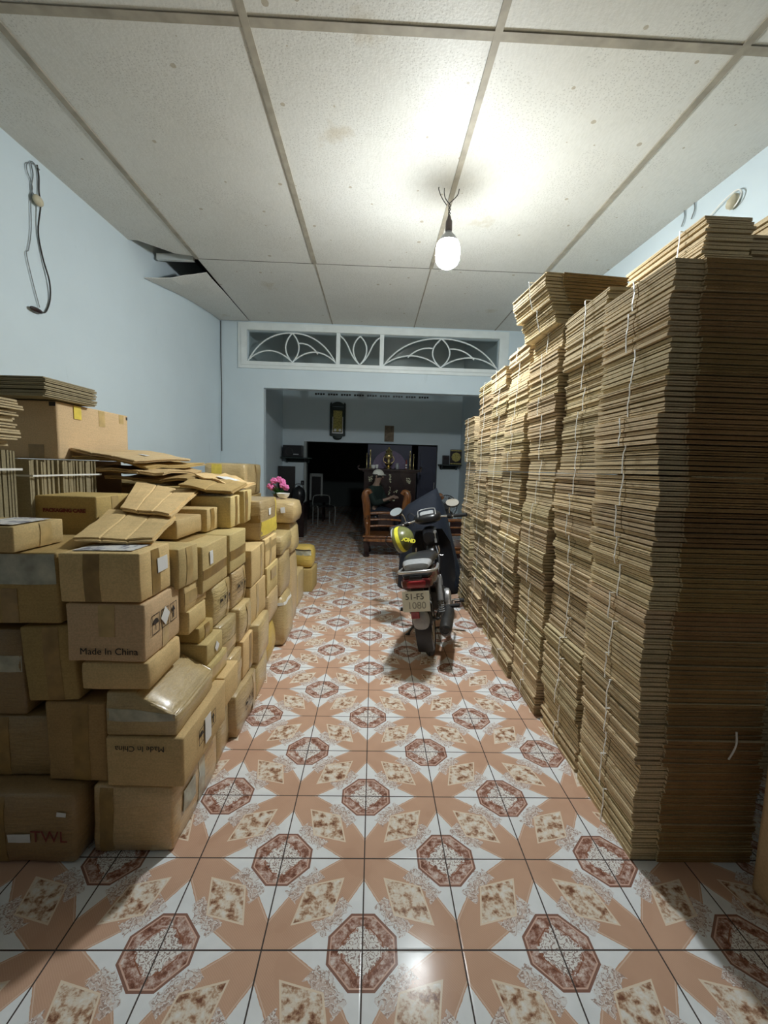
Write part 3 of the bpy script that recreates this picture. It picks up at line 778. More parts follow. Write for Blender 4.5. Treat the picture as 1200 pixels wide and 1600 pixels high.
# --- behind the near column, right face to the aisle
D = [
 ('small taped carton tucked behind the topmost near-corner carton', -.765, 1.69, .925, .25, .165, .165, 'card', [('R', 0, 1)], -3),
 ('flat carton under the small taped carton behind the near corner', -.760, 1.735, .812, .26, .22, .110, 'card', [('R', 0, 0)], 0),
 ('slim carton sticking out beside the white diamond sticker carton', -.760, 1.745, .712, .26, .19, .098, 'card', [], 0),
 ('little taped carton wedged below the slim carton', -.745, 1.825, .642, .26, .15, .068, 'card_b', [('R', 0, 1)], 0),
 ('carton with a narrow white diamond sticker in the second column', -.705, 1.815, .545, .28, .19, .095, 'card', ['dia'], 0),
 ('thin plain carton below the narrow diamond sticker carton', -.695, 1.815, .452, .28, .21, .091, 'card', [('R', 0, 0)], 0),
 ('plain carton just behind the upside down printed carton', -.665, 1.89, .300, .29, .19, .150, 'card', [], 0),
 ('crushed dark carton on the floor showing a hole behind the near corner', -.715, 1.905, 0, .30, .20, .298, 'wrap', [], 4),
 ('long carton with a white sticker and a wide brown tape band facing the aisle', -.745, 1.86, .852, .42, .33, .215, 'card', ['long'], 0),
 ('crumpled carton with a torn corner past the long stickered carton', -.735, 2.20, .862, .40, .28, .205, 'card', [('R', -.1, 0)], 0),
 ('upright taped carton next to the yellow banded parcel', -.71, 2.49, .705, .36, .32, .222, 'card', [('R', .45, 1)], 0),
 ('carton with worn symbols and a squashed corner under the long carton', -.745, 2.00, .645, .36, .23, .203, 'wrap', ['sym'], 0),
 ('wrapped carton with smudged print under the torn corner carton', -.735, 2.24, .655, .36, .24, .200, 'wrap', ['sym'], 0),
 ('plain tall carton under the upright taped carton', -.705, 2.49, .475, .36, .33, .226, 'card', [('R', -.2, 1)], 0),
 ('wrapped carton with shiny folds in the third column', -.715, 2.02, .448, .34, .23, .193, 'wrap', [('R', -.3, 0)], 0),
 ('yellowish wrapped carton beside the shiny folded one', -.710, 2.26, .462, .34, .22, .190, 'wrap', [('R', .1, 1)], 0),
 ('wrapped carton low in the third column above the floor row', -.700, 2.10, .235, .34, .17, .210, 'wrap', [('R', .2, 0)], 0),
 ('small carton low in the pile with taped edges', -.690, 2.28, .245, .34, .19, .212, 'card', [('R', .4, 1)], 0),
 ('scuffed wrapped carton on the floor before the dark tall carton', -.675, 2.115, 0, .34, .34, .232, 'wrap', ['sym'], 0),
 ('narrow dark sided carton standing on the floor by the yellow sack', -.680, 2.485, 0, .30, .28, .225, 'wrap', [], 0),
 ('rounded wrapped carton above the narrow floor carton', -.675, 2.49, .229, .32, .30, .243, 'wrap', [], 2),
 ('taped carton beneath the yellow banded parcel', -.715, 2.86, .735, .34, .33, .195, 'card', [('R', -.2, 1), ('R', .4, 0)], 0),
 ('carton with a pasted square slip in the fourth column', -.705, 2.86, .535, .34, .34, .197, 'card', ['slip'], 0),
 ('dark seamed carton standing on the yellow sack', -.705, 2.86, .335, .34, .33, .197, 'wrap', [], 0),
]
for lab, x1, y0, z0, w_, d_, h_, mt, ft, yw in D:
    wr = mt.startswith('wrap'); w_ = min(w_, .28)
    b = C_(lab, x1+random.uniform(-.008, .004), y0, z0, w_, d_, h_, yaw=yw+random.uniform(-1.6, 1.6), mat=mt, bulge=.010 if wr else .004, crumple=.006 if wr else .003, r=.016 if wr else .005)
    for f in ft:
        if f == 'dia': b.paper('R', .05, .05, .032, .032, rot=45)
        elif f == 'long': b.tape('R', -.22, .045, vert=False); b.paper('R', -.45, .42, .018, .042); b.tape('T', .1, .05, m='tape_lite')
        elif f == 'sym': b.marks(.05, .05, .045); b.tape('R', .6, .04, m='tape_lite')
        elif f == 'slip': b.paper('R', 0, .35, .08, .05, m='tape_lite', name='pasted_slip')
        else: b.tape(f[0], f[1], .05, vert=bool(f[2]), m=random.choice(['tape', 'tape_lite']))
# sacks and parcels down the aisle
b = C_('bulging yellow sack on the floor along the aisle', -.735, 2.875, 0, .26, .28, .31, mat='wrap_yellow', r=.03, bulge=.01, shape='barrel', crumple=.006, name='packed_sack', cat='sack'); b.text('F', .55, -.2, 'PP', .03)
b = C_('tall brown sack bound with a pale strap beyond the yellow sack', -.675, 3.27, 0, .30, .34, .40, mat='wrap', r=.04, bulge=.012, shape='sag', crumple=.008, name='packed_sack', cat='sack'); b.tape('F', .72, .02, vert=False, m='twine'); b.tape('R', .72, .02, vert=False, m='twine')
b = C_('brown wrapped parcel standing on the strapped brown sack', -.70, 3.25, .404, .30, .38, .33, mat='wrap', r=.03, bulge=.012, crumple=.008, name='wrapped_parcel', cat='parcel'); b.tape('F', .3, .04)
b = C_('crinkled plastic covered parcel under the tapered sack', -.69, 3.24, .738, .30, .40, .155, mat='wrap', r=.03, bulge=.012, crumple=.012, name='wrapped_parcel', cat='parcel')
b = C_('yellow banded parcel with a white sticker on the left pile', -.735, 2.80, .934, .36, .46, .262, mat='wrap', r=.014, bulge=.008, crumple=.006, name='wrapped_parcel', cat='parcel')
b.tape('R', -.45, .10, vert=False, m='yellow_tape'); b.tape('R', .80, .04, m='yellow_tape'); b.paper('R', -.1, .35, .03, .032); b.tape('F', .1, .05, vert=False)
b = C_('tapered brown sack under the round parcel near the doorway', -.715, 3.70, .0, .20, .34, .66, mat='wrap', r=.03, bulge=.012, shape='sag', crumple=.008, name='packed_sack', cat='sack'); b.tape('F', .1, .03)
b = C_('tapered bag with a small sticker below the stickered round parcel', -.70, 3.68, .664, .28, .34, .270, mat='wrap', r=.03, bulge=.01, shape='sag', crumple=.008, name='packed_sack', cat='sack'); b.paper('F', .3, .4, .02, .025)
b = C_('round wrapped parcel with a white sticker and a white bowl on top', -.665, 3.62, .938, .34, .36, .195, mat='wrap', r=.045, bulge=.014, crumple=.008, name='wrapped_parcel', cat='parcel'); b.paper('F', .45, .25, .017, .034, rot=8); b.tape('F', 0, .03, m='tape_lite')
b = C_('last carton on the floor at the far end of the left pile', -.665, 4.78, 0, .30, .34, .262, mat='card_b', yaw=-2); b.tape('F', 0, .05, m='tape_lite'); b.tape('T', 0, .05)
b = C_('shiny yellow wrapped bundle on the last floor carton', -.675, 4.80, .266, .25, .28, .245, mat='wrap_yellow', r=.05, bulge=.012, crumple=.012, name='wrapped_parcel', cat='parcel'); b.tape('F', .45, .05, vert=False, m='tape_clear'); b.tape('F', .75, .015, vert=False, m='ink')
b = C_('brown carton on the floor behind the tapered sack', -.74, 4.22, 0, .40, .40, .34, mat='wrap', r=.02); b.tape('F', .3, .05)
b = C_('brown wrapped carton hidden behind the round parcel', -.86, 4.22, .344, .44, .48, .60, mat='wrap_dark', r=.02)
# middle and back of the pile
b = C_('low carton under the flattened sheets behind the newspaper lid', -.885, 1.93, 1.085, .30, .28, .088, mat='card', yaw=0)
b = C_('small plain carton next to the standing tall carton', -.865, 2.225, 1.075, .32, .16, .120, mat='card'); b.tape('R', -.1, .05)
b = C_('grey sided carton behind the flattened sheets with a lit taped end', -1.045, 2.50, 1.03, .28, .30, .262, mat='card_b', yaw=-3); b.tape('R', 0, .05, m='tape_lite')
b = C_('standing carton with a shaded dark end above the long stickered carton', -.805, 2.405, 1.072, .22, .19, .178, mat='card', yaw=2); b.tape('R', .1, .045); b.patch('T', -.8, .8, -.8, .7, 'news', 'newspaper', off=.004)
b = C_('leaning carton with loose printed flaps before the yellow banded parcel', -.795, 2.615, 1.072, .26, .20, .200, mat='card', yaw=4, roll=0); b.tape('R', -.6, .06); b.patch('T', -.5, .8, -.5, .8, 'news', 'newspaper', off=.004)
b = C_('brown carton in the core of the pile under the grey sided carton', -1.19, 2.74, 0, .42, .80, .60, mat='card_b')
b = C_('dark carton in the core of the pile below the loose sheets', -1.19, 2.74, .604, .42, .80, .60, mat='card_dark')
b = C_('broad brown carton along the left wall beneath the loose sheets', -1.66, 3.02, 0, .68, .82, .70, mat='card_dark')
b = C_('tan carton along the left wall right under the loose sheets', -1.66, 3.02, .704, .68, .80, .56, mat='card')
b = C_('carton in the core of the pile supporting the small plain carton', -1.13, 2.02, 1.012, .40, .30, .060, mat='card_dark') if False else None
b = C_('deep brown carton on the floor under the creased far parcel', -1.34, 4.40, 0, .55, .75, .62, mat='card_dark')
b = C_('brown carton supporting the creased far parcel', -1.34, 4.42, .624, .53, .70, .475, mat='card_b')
b = C_('creased yellow taped parcel by the back wall left of the doorway', -1.335, 4.47, 1.102, .42, .60, .335, mat='wrap', r=.02, bulge=.012, crumple=.016, name='wrapped_parcel', cat='parcel')
b.patch('F', -.62, -.15, -.95, .95, 'yellow_tape', 'yellow_tape_patch'); b.tape('F', .15, .035, vert=False, m='tape_lite'); b.tape('R', .2, .05)
b = C_('brown carton on the floor under the potted pink flowers', -.99, 3.62, .0, .30, .50, .55, mat='card_dark') if False else None
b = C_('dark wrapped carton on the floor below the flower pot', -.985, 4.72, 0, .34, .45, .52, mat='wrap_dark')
b = C_('brown carton that carries the flower pot', -.99, 4.72, .524, .34, .42, .50, mat='card_b')

# bowl and flowers
o = MB().lathe([(.0, .0), (.022, .0), (.03, .006), (.052, .030), (.058, .052), (.054, .052), (.048, .032), (.026, .012), (.0, .010)], (0, 0, 0), 24).build('bowl', M['ceramic'], None, True)
o.location = (-.80, 3.80, 1.137); tag(o, 'small white bowl on the round wrapped parcel', 'bowl')
def flowers():
    t = empty('potted_flowers', (-1.075, 4.86, 1.025))
    MB().lathe([(0, 0), (.045, 0), (.062, .08), (.066, .085), (.0, .085)], (0, 0, 0), 20).build('pot', M['dark_wood'], t, True)
    lf = MB()
    for k in range(26):
        a = k*2.4; el = random.uniform(.1, 1.1); L = random.uniform(.07, .12)
        d = Vector((math.cos(a)*math.cos(el), math.sin(a)*math.cos(el), math.sin(el))); sd = d.cross(Vector((0, 0, 1))).normalized()*.022; c = Vector((0, 0, .08))
        up = Vector((0, 0, .004))
        lf.add([c, c+d*L*.5+sd, c+d*L, c+d*L*.5-sd, c+up, c+d*L*.5+sd+up, c+d*L+up, c+d*L*.5-sd+up], BOXF)
    lf.build('leaves', M['green_leaf'], t)
    for k, (x, y, z) in enumerate([(-.09, -.02, .17), (-.045, -.04, .235), (.01, -.03, .25), (.05, -.03, .22), (.085, -.01, .16), (-.065, .03, .15), (.02, .04, .23), (.06, -.05, .185)]):
        f = MB()
        for q in range(6):
            a = q*math.pi/3+k; f.ell((x+.022*math.cos(a), y+.012*math.sin(q*2), z+.020*math.sin(a)), .020, .012, .017, 8, 6)
        f.ell((x, y-.012, z), .012, .012, .012, 8, 6)
        f.build('flower', M['pink'], t, True)
    tag(t, 'pink flowers with dark green leaves behind the parcels by the door jamb', 'potted flowers')
flowers()

# loose flattened cartons ------------------------------------------------
def sheet(label, P4, t=.007, m='card', n=8, wob=.006, crease=(.33, .66), group='loose flattened cartons on the left pile', paper=None, plies=2):
    P4 = [Vector(p) for p in P4]; c = sum(P4, Vector())/4
    sd = Vector((random.random()*9, random.random()*9, 0))
    def pt(u, v, l): 
        p = P4[0]*(1-u)*(1-v)+P4[1]*u*(1-v)+P4[2]*u*v+P4[3]*(1-u)*v
        p = p + Vector((0, 0, wob*noise.noise(Vector((u*2.2, v*2.2, 0))+sd)*2))
        for cr in crease:
            p.z -= .004*math.exp(-((u-cr)/.012)**2)
        return p + Vector((0, 0, l))
    root = None
    U = sorted(set([i/n for i in range(n+1)] + [cr+d for cr in crease for d in (-.02, -.008, 0, .008, .02)])); V = [i/5 for i in range(6)]
    vs, fs = [], []
    for ply in range(plies):
        off = ply*(t+.0025); ex = Vector((random.uniform(-.012, .012), random.uniform(-.012, .012), 0))*(ply > 0)
        base = len(vs)
        for l in (off, off+t):
            for v in V:
                for u in U: vs.append(pt(u, v, l)+ex-c)
        nu, nv = len(U), len(V); N = nu*nv
        for j in range(nv-1):
            for i in range(nu-1):
                a = base+j*nu+i; fs += [(a, a+nu, a+nu+1, a+1), (N+a, N+a+1, N+a+nu+1, N+a+nu)]
        for i in range(nu-1):
            a = base+i; fs.append((a, a+1, N+a+1, N+a)); a = base+(nv-1)*nu+i; fs.append((a+1, a, N+a, N+a+1))
        for j in range(nv-1):
            a = base+j*nu; fs.append((a+nu, a, N+a, N+a+nu)); a += nu-1; fs.append((a, a+nu, N+a+nu, N+a))
    o = mesh('flattened_carton', vs, fs, M[m]); o.location = c
    tag(o, label, 'flattened carton', group)
    if paper:
        u0, u1, v0, v1 = paper; l = plies*(t+.0025)+.002
        q = [pt(u, v, l)-c for u, v in ((u0, v0), (u1, v0), (u1, v1), (u0, v1))]; q2 = [p+Vector((0, 0, .001)) for p in q]
        mesh('paper_label', q+q2, BOXF, M['paper'], o)
    return o
sheet('flattened carton lying over the newspaper lid, its creases facing the camera', [(-1.08, 1.55, 1.134), (-.82, 1.60, 1.132), (-.90, 1.96, 1.178), (-1.20, 1.96, 1.190)], m='card')
sheet('wide flattened carton with a taped patch sloping over the one on the newspaper lid', [(-1.12, 1.92, 1.205), (-.895, 1.90, 1.192), (-.985, 2.42, 1.262), (-1.32, 2.42, 1.300)], m='card')
sheet('topmost loose flattened carton with a small white sticker by the wall', [(-1.70, 2.44, 1.478), (-1.33, 2.40, 1.425), (-1.24, 2.92, 1.440), (-1.60, 3.08, 1.495)], m='card_plain', paper=(.55, .7, .45, .52))
sheet('loose flattened carton just under the stickered topmost one', [(-1.66, 2.42, 1.440), (-1.31, 2.52, 1.398), (-1.20, 3.10, 1.415), (-1.62, 3.20, 1.450)], m='card_b', wob=.012)
sheet('curled flattened carton jutting left from the loose stack', [(-1.56, 2.36, 1.375), (-1.22, 2.50, 1.355), (-1.18, 2.95, 1.375), (-1.58, 3.00, 1.41)], m='card', wob=.02)
sheet('dark flattened carton low in the loose stack', [(-1.50, 2.42, 1.320), (-1.12, 2.60, 1.318), (-1.10, 3.15, 1.34), (-1.55, 3.15, 1.36)], m='card_b', wob=.015)
sheet('sloping flattened carton between the loose stack and the creased parcel', [(-1.44, 2.75, 1.300), (-1.02, 2.78, 1.292), (-1.02, 3.20, 1.31), (-1.40, 3.30, 1.33)], m='card', wob=.012)
sheet('bottom flattened carton spread on the cartons by the wall', [(-1.95, 3.03, 1.275), (-1.08, 2.86, 1.255), (-1.05, 3.45, 1.260), (-1.95, 3.60, 1.275)], m='card_b', wob=.006)
sheet('bent brown flap lying over the standing carton', [(-1.06, 2.36, 1.300), (-.80, 2.44, 1.268), (-.82, 2.80, 1.300), (-1.10, 2.80, 1.335)], m='card_b', wob=.012, crease=(.5,))
sheet('printed flattened carton draped towards the yellow banded parcel', [(-1.12, 2.72, 1.345), (-.83, 2.58, 1.290), (-.80, 2.92, 1.285), (-1.08, 3.15, 1.350)], m='card', wob=.014, crease=(.5,), paper=(.3, .7, .3, .7))

# bundles ---------------------------------------------------------------
def bundle(label, x0, y0, z0, w, d, n, pitch=.0087, th=.0064, yaw=0, tilt=(0, 0), m='sheet', group=None, flaps=True, strap=True, jit=.004, lean=(0, 0), strap_y=None, name='cardboard_bundle', mirror=False):
    root = empty(name, (x0+w/2, y0+d/2, z0), (R(tilt[0]), R(tilt[1]), R(yaw)))
    tag(root, label, 'cardboard bundle', group)
    mb = MB(); H = n*pitch
    carton = None
    for i in range(n):
        z = i*pitch + random.uniform(-.0006, .0006)
        if i % 2 == 0: jx, jy = random.gauss(0, jit*.8), random.gauss(0, jit*.6)
        ax = jx + random.gauss(0, jit*.3); ay = jy + random.gauss(0, jit*.3)
        xa, xb, ya, yb = -w/2+ax+lean[0]*i/n, w/2+ax+lean[0]*i/n, -d/2+ay+lean[1]*i/n, d/2+ay+lean[1]*i/n
        if i % 2 and i > 0: z -= .0021
        t = th*random.uniform(.82, 1.08)
        if flaps:
            sl = .003; ym = ya + d*.47
            xs = xa+.095
            mb.box(xa, xs, ya+.010, ym-sl, z, z+t*.97); mb.box(xa, xs, ym+sl, yb-.008, z, z+t*.97); mb.box(xs+.0015, xb, ya, yb, z, z+t)
            mb.box(xs-.004, xs+.004, ya+.012, yb-.012, z+.0005, z+t*.8)
        else: mb.box(xa, xb, ya, yb, z, z+t)
    so = mb.build('cardboard_sheets', M[m], root)
    if flaps:      # the folded long edges show outer kraft liner, the cut edges show paler fluting
        so.data.materials.append(M['fold'])
        for pg in so.data.polygons:
            if pg.normal.y < -.5 and pg.center.x > -w/2+.10: pg.material_index = 1
    if strap:
        sy = strap_y if strap_y is not None else random.uniform(-.12, .10)*d - .02
        st = MB(); off = .008+jit*1.6
        dy = random.uniform(-.018, .018); pts = []
        x = -w/2-off+min(lean[0], 0)*0
        for k in range(9):
            f = k/8; pts.append((x+lean[0]*f-random.uniform(0, .003), sy+dy*(f-.5)+.006*math.sin(f*5+dy*80), .0+(H+.001)*f))
        hw, tt = .0034, .0016
        vs = []
        for p in pts:
            vs += [(p[0], p[1]-hw, p[2]), (p[0]-tt, p[1]-hw, p[2]), (p[0]-tt, p[1]+hw, p[2]), (p[0], p[1]+hw, p[2])]
        fs = [(0, 1, 2, 3), (35, 34, 33, 32)]
        for k in range(8):
            for q in range(4): a = k*4+q; b2 = k*4+(q+1) % 4; fs.append((a, a+4, b2+4, b2))
        st.add(vs, fs)
        st.box(x-.002+lean[0], w/2+off, sy-hw, sy+hw, H+.0004, H+.0014)
        st.build('twine', M['twine'], root)
    return root
ORD = ['lowest', 'second', 'third', 'fourth', 'fifth', 'sixth', 'seventh', 'eighth', 'ninth', 'tenth', 'eleventh', 'twelfth', 'thirteenth', 'fourteenth', 'fifteenth', 'sixteenth', 'seventeenth', 'eighteenth', 'nineteenth', 'twentieth', 'twenty-first']
COLN = ['nearest column', 'second column from the camera', 'third column from the camera', 'fourth column from the camera', 'fifth column from the camera', 'sixth column from the camera', 'farthest column']
TOPZ = [2.150, 2.25, 2.24, 2.30, 2.24, 2.24, 1.98]
colgroup = 'strapped bundles of flattened cartons stacked along the right side'
rs = random.Random(11)
for ci in range(7):
    y0 = 1.42 + .4665*ci; wdt = .435
    z = 0.001; k = 0; driftx = 0
    topz = TOPZ[ci]
    while True:
        n = rs.choice([12, 14, 14, 16]) if ci < 5 else rs.choice([14, 16, 18])
        n = min(n, int((topz - z)/.0087))
        if n < 7: break
        if topz - z - n*.0087 < .07: n = int((topz-z)/.0087)
        driftx = .012*math.sin(k*.9+ci*2) + rs.uniform(-.010, .010)
        if ci == 0: driftx = driftx*.5 - .052*(z/2.15)
        last = topz - z - n*.0087 < .02
        lab = '%s bundle of flattened cartons in the %s' % (ORD[k] if not last else 'topmost', COLN[ci])
        random.seed(ci*100+k)
        bundle(lab, .998+driftx+(.012*math.sin(ci*1.7) if ci else 0), y0 + rs.uniform(-.006, .006), z, .452, wdt + rs.uniform(-.008, .006), n, group=colgroup, jit=.0035 if ci == 0 else .005, yaw=rs.uniform(-.8, .8), lean=(rs.uniform(-.006, .006), 0), strap_y=(-.02+rs.uniform(-.02, .03)))
        z += n*.0087 + .0012; k += 1
        if k > 20: break
random.seed(5)
# skewed bundles on the third column
g2 = 'skewed bundles crowning the third column'
bundle('lower skewed bundle jutting into the aisle on the third column', .955, 2.38, 2.245, .45, .43, 13, group=colgroup, yaw=3, lean=(-.03, 0), jit=.006, strap_y=-.05)
bundle('top skewed bundle jutting farthest out over the aisle on the third column', .905, 2.40, 2.368, .47, .44, 17, group=colgroup, yaw=5, lean=(-.035, 0), jit=.007, strap_y=-.06)
# second row by the wall
g3 = 'bundles behind the front row by the right wall'
bundle('hidden lower stack of flattened cartons behind the nearest columns', 1.51, 2.00, .001, .355, .62, 150, pitch=.0148, th=.0115, group=g3, flaps=False, strap=False)
bundle('bundle peeking over the nearest column beside the ceiling wire', 1.462, 1.995, 2.225, .22, .60, 42, pitch=.0092, group=g3, jit=.007, flaps=False, strap_y=-.15)
bundle('shorter bundle just right of the one peeking over the nearest column', 1.70, 2.03, 2.225, .10, .50, 36, pitch=.0092, group=g3, jit=.006, flaps=False, strap=False)
bundle('hidden lower stack of flattened cartons against the right wall', 1.885, 1.90, .001, .44, .62, 150, pitch=.0148, th=.0115, group=g3, flaps=False, strap=False)
bundle('high bundle at the right edge of the view against the right wall', 1.885, 2.12, 2.225, .44, .42, 54, pitch=.0092, group=g3, jit=.008, flaps=False, strap=False)
# left upper bundles
g4 = 'old bundles of flattened cartons on the left pile'
bundle('grey brown bundle with a white strap on top of the clean tan carton', -2.16, 2.24, 1.746, .50, .38, 11, pitch=.0092, m='sheet_old', group=g4, flaps=False, strap=False, jit=.007, yaw=-2)
o = MB().box(-.02, -.008, -.20, -.199, -.002, .103).build('white_strap', M['twine']); o.parent = bpy.data.objects[[q.name for q in COL.objects if q.get('label', '').startswith('grey brown bundle')][0]]; o.location = (.02, 0, 0); o.rotation_euler = (0, R(12), 0)
bundle('ragged stack of loose carton sheets at the left edge', -2.00, 1.50, 1.482, .50, .36, 16, pitch=.0125, th=.008, group=g4, flaps=False, strap=False, jit=.016, m='sheet')
def vbundle(label, x0, y0, z0, w, d, h, pitch, m):
    root = empty('cardboard_bundle', (x0+w/2, y0+d/2, z0)); tag(root, label, 'cardboard bundle', g4)
    mb = MB(); n = int(d/pitch)
    for i in range(n):
        y = -d/2+i*pitch; j = random.gauss(0, .005); k = random.gauss(0, .004)
        mb.box(-w/2+j, w/2+j, y, y+pitch*.74, 0, h+min(0, k))
    mb.build('cardboard_sheets', M[m], root)
    MB().box(w/2+.016, w/2+.0175, -d/2-.004, d/2+.004, h*.72, h*.75).box(-w/2, w/2+.0175, -d/2-.006, -d/2-.0045, h*.72, h*.75).build('white_strap', M['twine'], root)
    return root
vbundle('upright strapped bundle under the ragged sheets at the left edge', -1.93, 1.52, 1.165, .42, .33, .300, .013, 'sheet_old')
vbundle('upright strapped bundle under the clean tan carton', -2.05, 1.90, 1.165, .55, .46, .262, .012, 'sheet_old')
# the single carton at the right edge
b = Carton('plain tan carton standing at the right edge by the nearest column', 1.80, .84, 0, .43, .485, .62, mat='card_plain', bulge=.002, crumple=.001)
# twine end hanging on the front of the nearest column
o = MB().tube(catmull([(1.324, 1.404, .533), (1.327, 1.402, .49), (1.318, 1.403, .455), (1.306, 1.404, .428)], 5), .0032, 6).build('twine_end', M['twine'], None, True)
tag(o, 'short white twine end curling on the front of the nearest column', 'twine')

# ------------------------------------------------------------------ motorbike (local: +Y forward, origin at the rear tyre contact)
def motorbike():
    t = empty('motorbike', (.498, 3.20, .004), (0, R(-9.6), R(-12.8)))
    tag(t, 'black and dark red underbone motorbike parked in the middle of the tiled floor', 'motorbike')
    B = lambda mb, n, m, s=True, bev=0, p=None: mb.build(n, M[m], p or t, s, bev)
    WB = 1.20; WR = .275
    def wheel(name, cy, steer=0):
        w_ = empty(name, (0, cy, WR)); w_.parent = t; w_.rotation_euler = (0, 0, steer)
        MB().torus((0, 0, 0), WR-.028, .028, n=56, m=16).build('tyre', M['rubber'], w_, True)
        # tread grooves as small blocks
        tr = MB()
        for k in range(40):
            a = 2*math.pi*k/40; mt = Matrix.Rotation(a, 4, 'X')
            for s in (-1, 1): tr.box(s*.004, s*.013, -.005, .005, WR-.006, WR-.0002, mt @ Matrix.Rotation(0, 4, 'Z'))
        tr.build('tread', M['rubber'], w_)
        rim = MB(); 
        rim.lathe([(WR-.062, -.019), (WR-.050, -.021), (WR-.050, -.016), (WR-.068, 0), (WR-.050, .016), (WR-.050, .021), (WR-.062, .019), (WR-.074, 0), (WR-.062, -.019)], (0, 0, 0), 48, 'x')
        rim.build('rim', M['chrome'], w_, True)
        sp = MB()
        for k in range(28):
            a = 2*math.pi*k/28; s = 1 if k % 2 else -1; a2 = a + (.35 if (k//2) % 2 else -.35)
            sp.tube([(s*.028, .035*math.cos(a2), .035*math.sin(a2)), (s*.004, (WR-.066)*math.cos(a), (WR-.066)*math.sin(a))], .0014, 5)
        sp.build('spokes', M['silver'], w_)
        MB().lathe([(.0, -.06), (.018, -.06), (.020, -.04), (.052, -.036), (.055, -.02), (.055, .02), (.048, .036), (.020, .04), (.018, .06), (0, .06)], (0, 0, 0), 24, 'x').build('hub', M['dark_metal'], w_, True)
        return w_
    wheel('rear_wheel', 0); wheel('front_wheel', WB, R(6))
    # swing arm, chain case, axle
    B(MB().tube([(.075, 0, .275), (.085, .30, .30), (.07, .42, .32)], .016).tube([(-.075, 0, .275), (-.085, .30, .30), (-.07, .42, .32)], .016).tube([(-.10, 0, .275), (.10, 0, .275)], .009), 'swing_arm', 'dark_metal')
    B(MB().loft([((-.095, -.09, .275), .016, .045), ((-.095, -.04, .28), .02, .075), ((-.095, .1, .30), .02, .062), ((-.095, .40, .32), .02, .065), ((-.095, .47, .32), .014, .045)], 16), 'chain_case', 'black')
    # rear shocks
    for s in (-1, 1):
        sh = MB().tube([(s*.115, .0, .29), (s*.110, .075, .60)], .012).tube([(s*.113, .03, .41), (s*.110, .07, .58)], .024, 12)
        for k in range(9):
            f = k/8; sh.torus((s*(.115-.003*f), .012+.045*f, .33+.12*f), .020, .004, 'z', 14, 5)
        B(sh, 'shock_absorber', 'grey_plastic' if s > 0 else 'dark_metal')
    # frame & rear body panels
    B(MB().loft([((0, -.30, .655), .070, .030), ((0, -.24, .650), .100, .052), ((0, -.10, .635), .118, .070), ((0, .10, .60), .115, .095), ((0, .28, .56), .105, .115), ((0, .42, .52), .085, .12), ((0, .50, .50), .05, .09)], 24, 3), 'side_panels', 'red_paint')
    B(MB().loft([((0, .36, .50), .05, .08), ((0, .55, .45), .045, .06), ((0, .72, .52), .05, .06), ((0, .84, .68), .05, .07), ((0, .90, .82), .045, .05)], 16, 3), 'frame_cover', 'black')
    # seat
    st = MB().loft([((0, -.235, .735), .075, .012), ((0, -.225, .742), .092, .024), ((0, -.15, .755), .112, .034), ((0, -.02, .760), .120, .040), ((0, .12, .750), .125, .040), ((0, .24, .728), .118, .040), ((0, .36, .715), .098, .038), ((0, .44, .712), .068, .030), ((0, .475, .705), .03, .012)], 24, 3)
    B(st, 'seat', 'seat')
    B(MB().loft([((0, -.252, .730), .055, .010), ((0, -.242, .742), .090, .026), ((0, -.19, .754), .106, .031), ((0, -.165, .757), .109, .032)], 24, 3), 'seat_rear_highlight', 'grey_plastic')  # grey piece stands in for the reflected highlight on the seat's rear
    # grab rail
    B(MB().tube(catmull([(-.125, .06, .69), (-.135, -.10, .70), (-.132, -.24, .715), (-.10, -.305, .722), (0, -.322, .724), (.10, -.305, .722), (.132, -.24, .715), (.135, -.10, .70), (.125, .06, .69)], 5), .0115, 10), 'grab_rail', 'silver')
    B(MB().loft([((0, -.32, .69), .085, .012), ((0, -.27, .695), .105, .018), ((0, -.16, .70), .11, .02)], 20, 4), 'tail_cover', 'black')
    # tail light
    B(MB().loft([((0, -.352, .645), .070, .022), ((0, -.345, .645), .098, .034), ((0, -.31, .645), .112, .040), ((0, -.24, .645), .11, .042)], 28, 4), 'tail_light', 'red_paint')
    B(MB().loft([((-.0, -.362, .645), .05, .016), ((0, -.357, .645), .066, .024), ((0, -.343, .645), .07, .026)], 24, 5), 'tail_lens', 'red_lens')
    # fender
    fd = []
    for k in range(13):
        a = R(205 - k*13); r = .325
        fd.append((r*math.cos(a), .275+r*math.sin(a)+.0))
    mb = MB(); n = len(fd); vs = []
    for (y, z) in fd:
        for x, dz in ((-.062, -.03), (-.055, 0), (0, .006), (.055, 0), (.062, -.03)):
            d = Vector((0, y, z-.275)).normalized(); vs.append((x, y+d.y*dz, z+d.z*dz))
    fs = []
    for i in range(n-1):
        for j in range(4): a = i*5+j; fs.append((a, a+1, a+6, a+5))
    N = len(vs); vs2 = [(v[0]*.93, v[1]*.985, .275+(v[2]-.275)*.985) for v in vs]
    fs2 = [tuple(N+i for i in reversed(f)) for f in fs]
    edge = [(i*5, (i+1)*5, N+(i+1)*5, N+i*5) for i in range(n-1)] + [((i+1)*5+4, i*5+4, N+i*5+4, N+(i+1)*5+4) for i in range(n-1)] + [(j+1, j, N+j, N+j+1) for j in range(4)] + [((n-1)*5+j, (n-1)*5+j+1, N+(n-1)*5+j+1, N+(n-1)*5+j) for j in range(4)]
    mb.add(vs+vs2, fs+fs2+edge); B(mb, 'rear_fender', 'black')
    B(MB().box(-.045, .045, -.345, -.325, .42, .70), 'plate_bracket', 'black', False, .004)
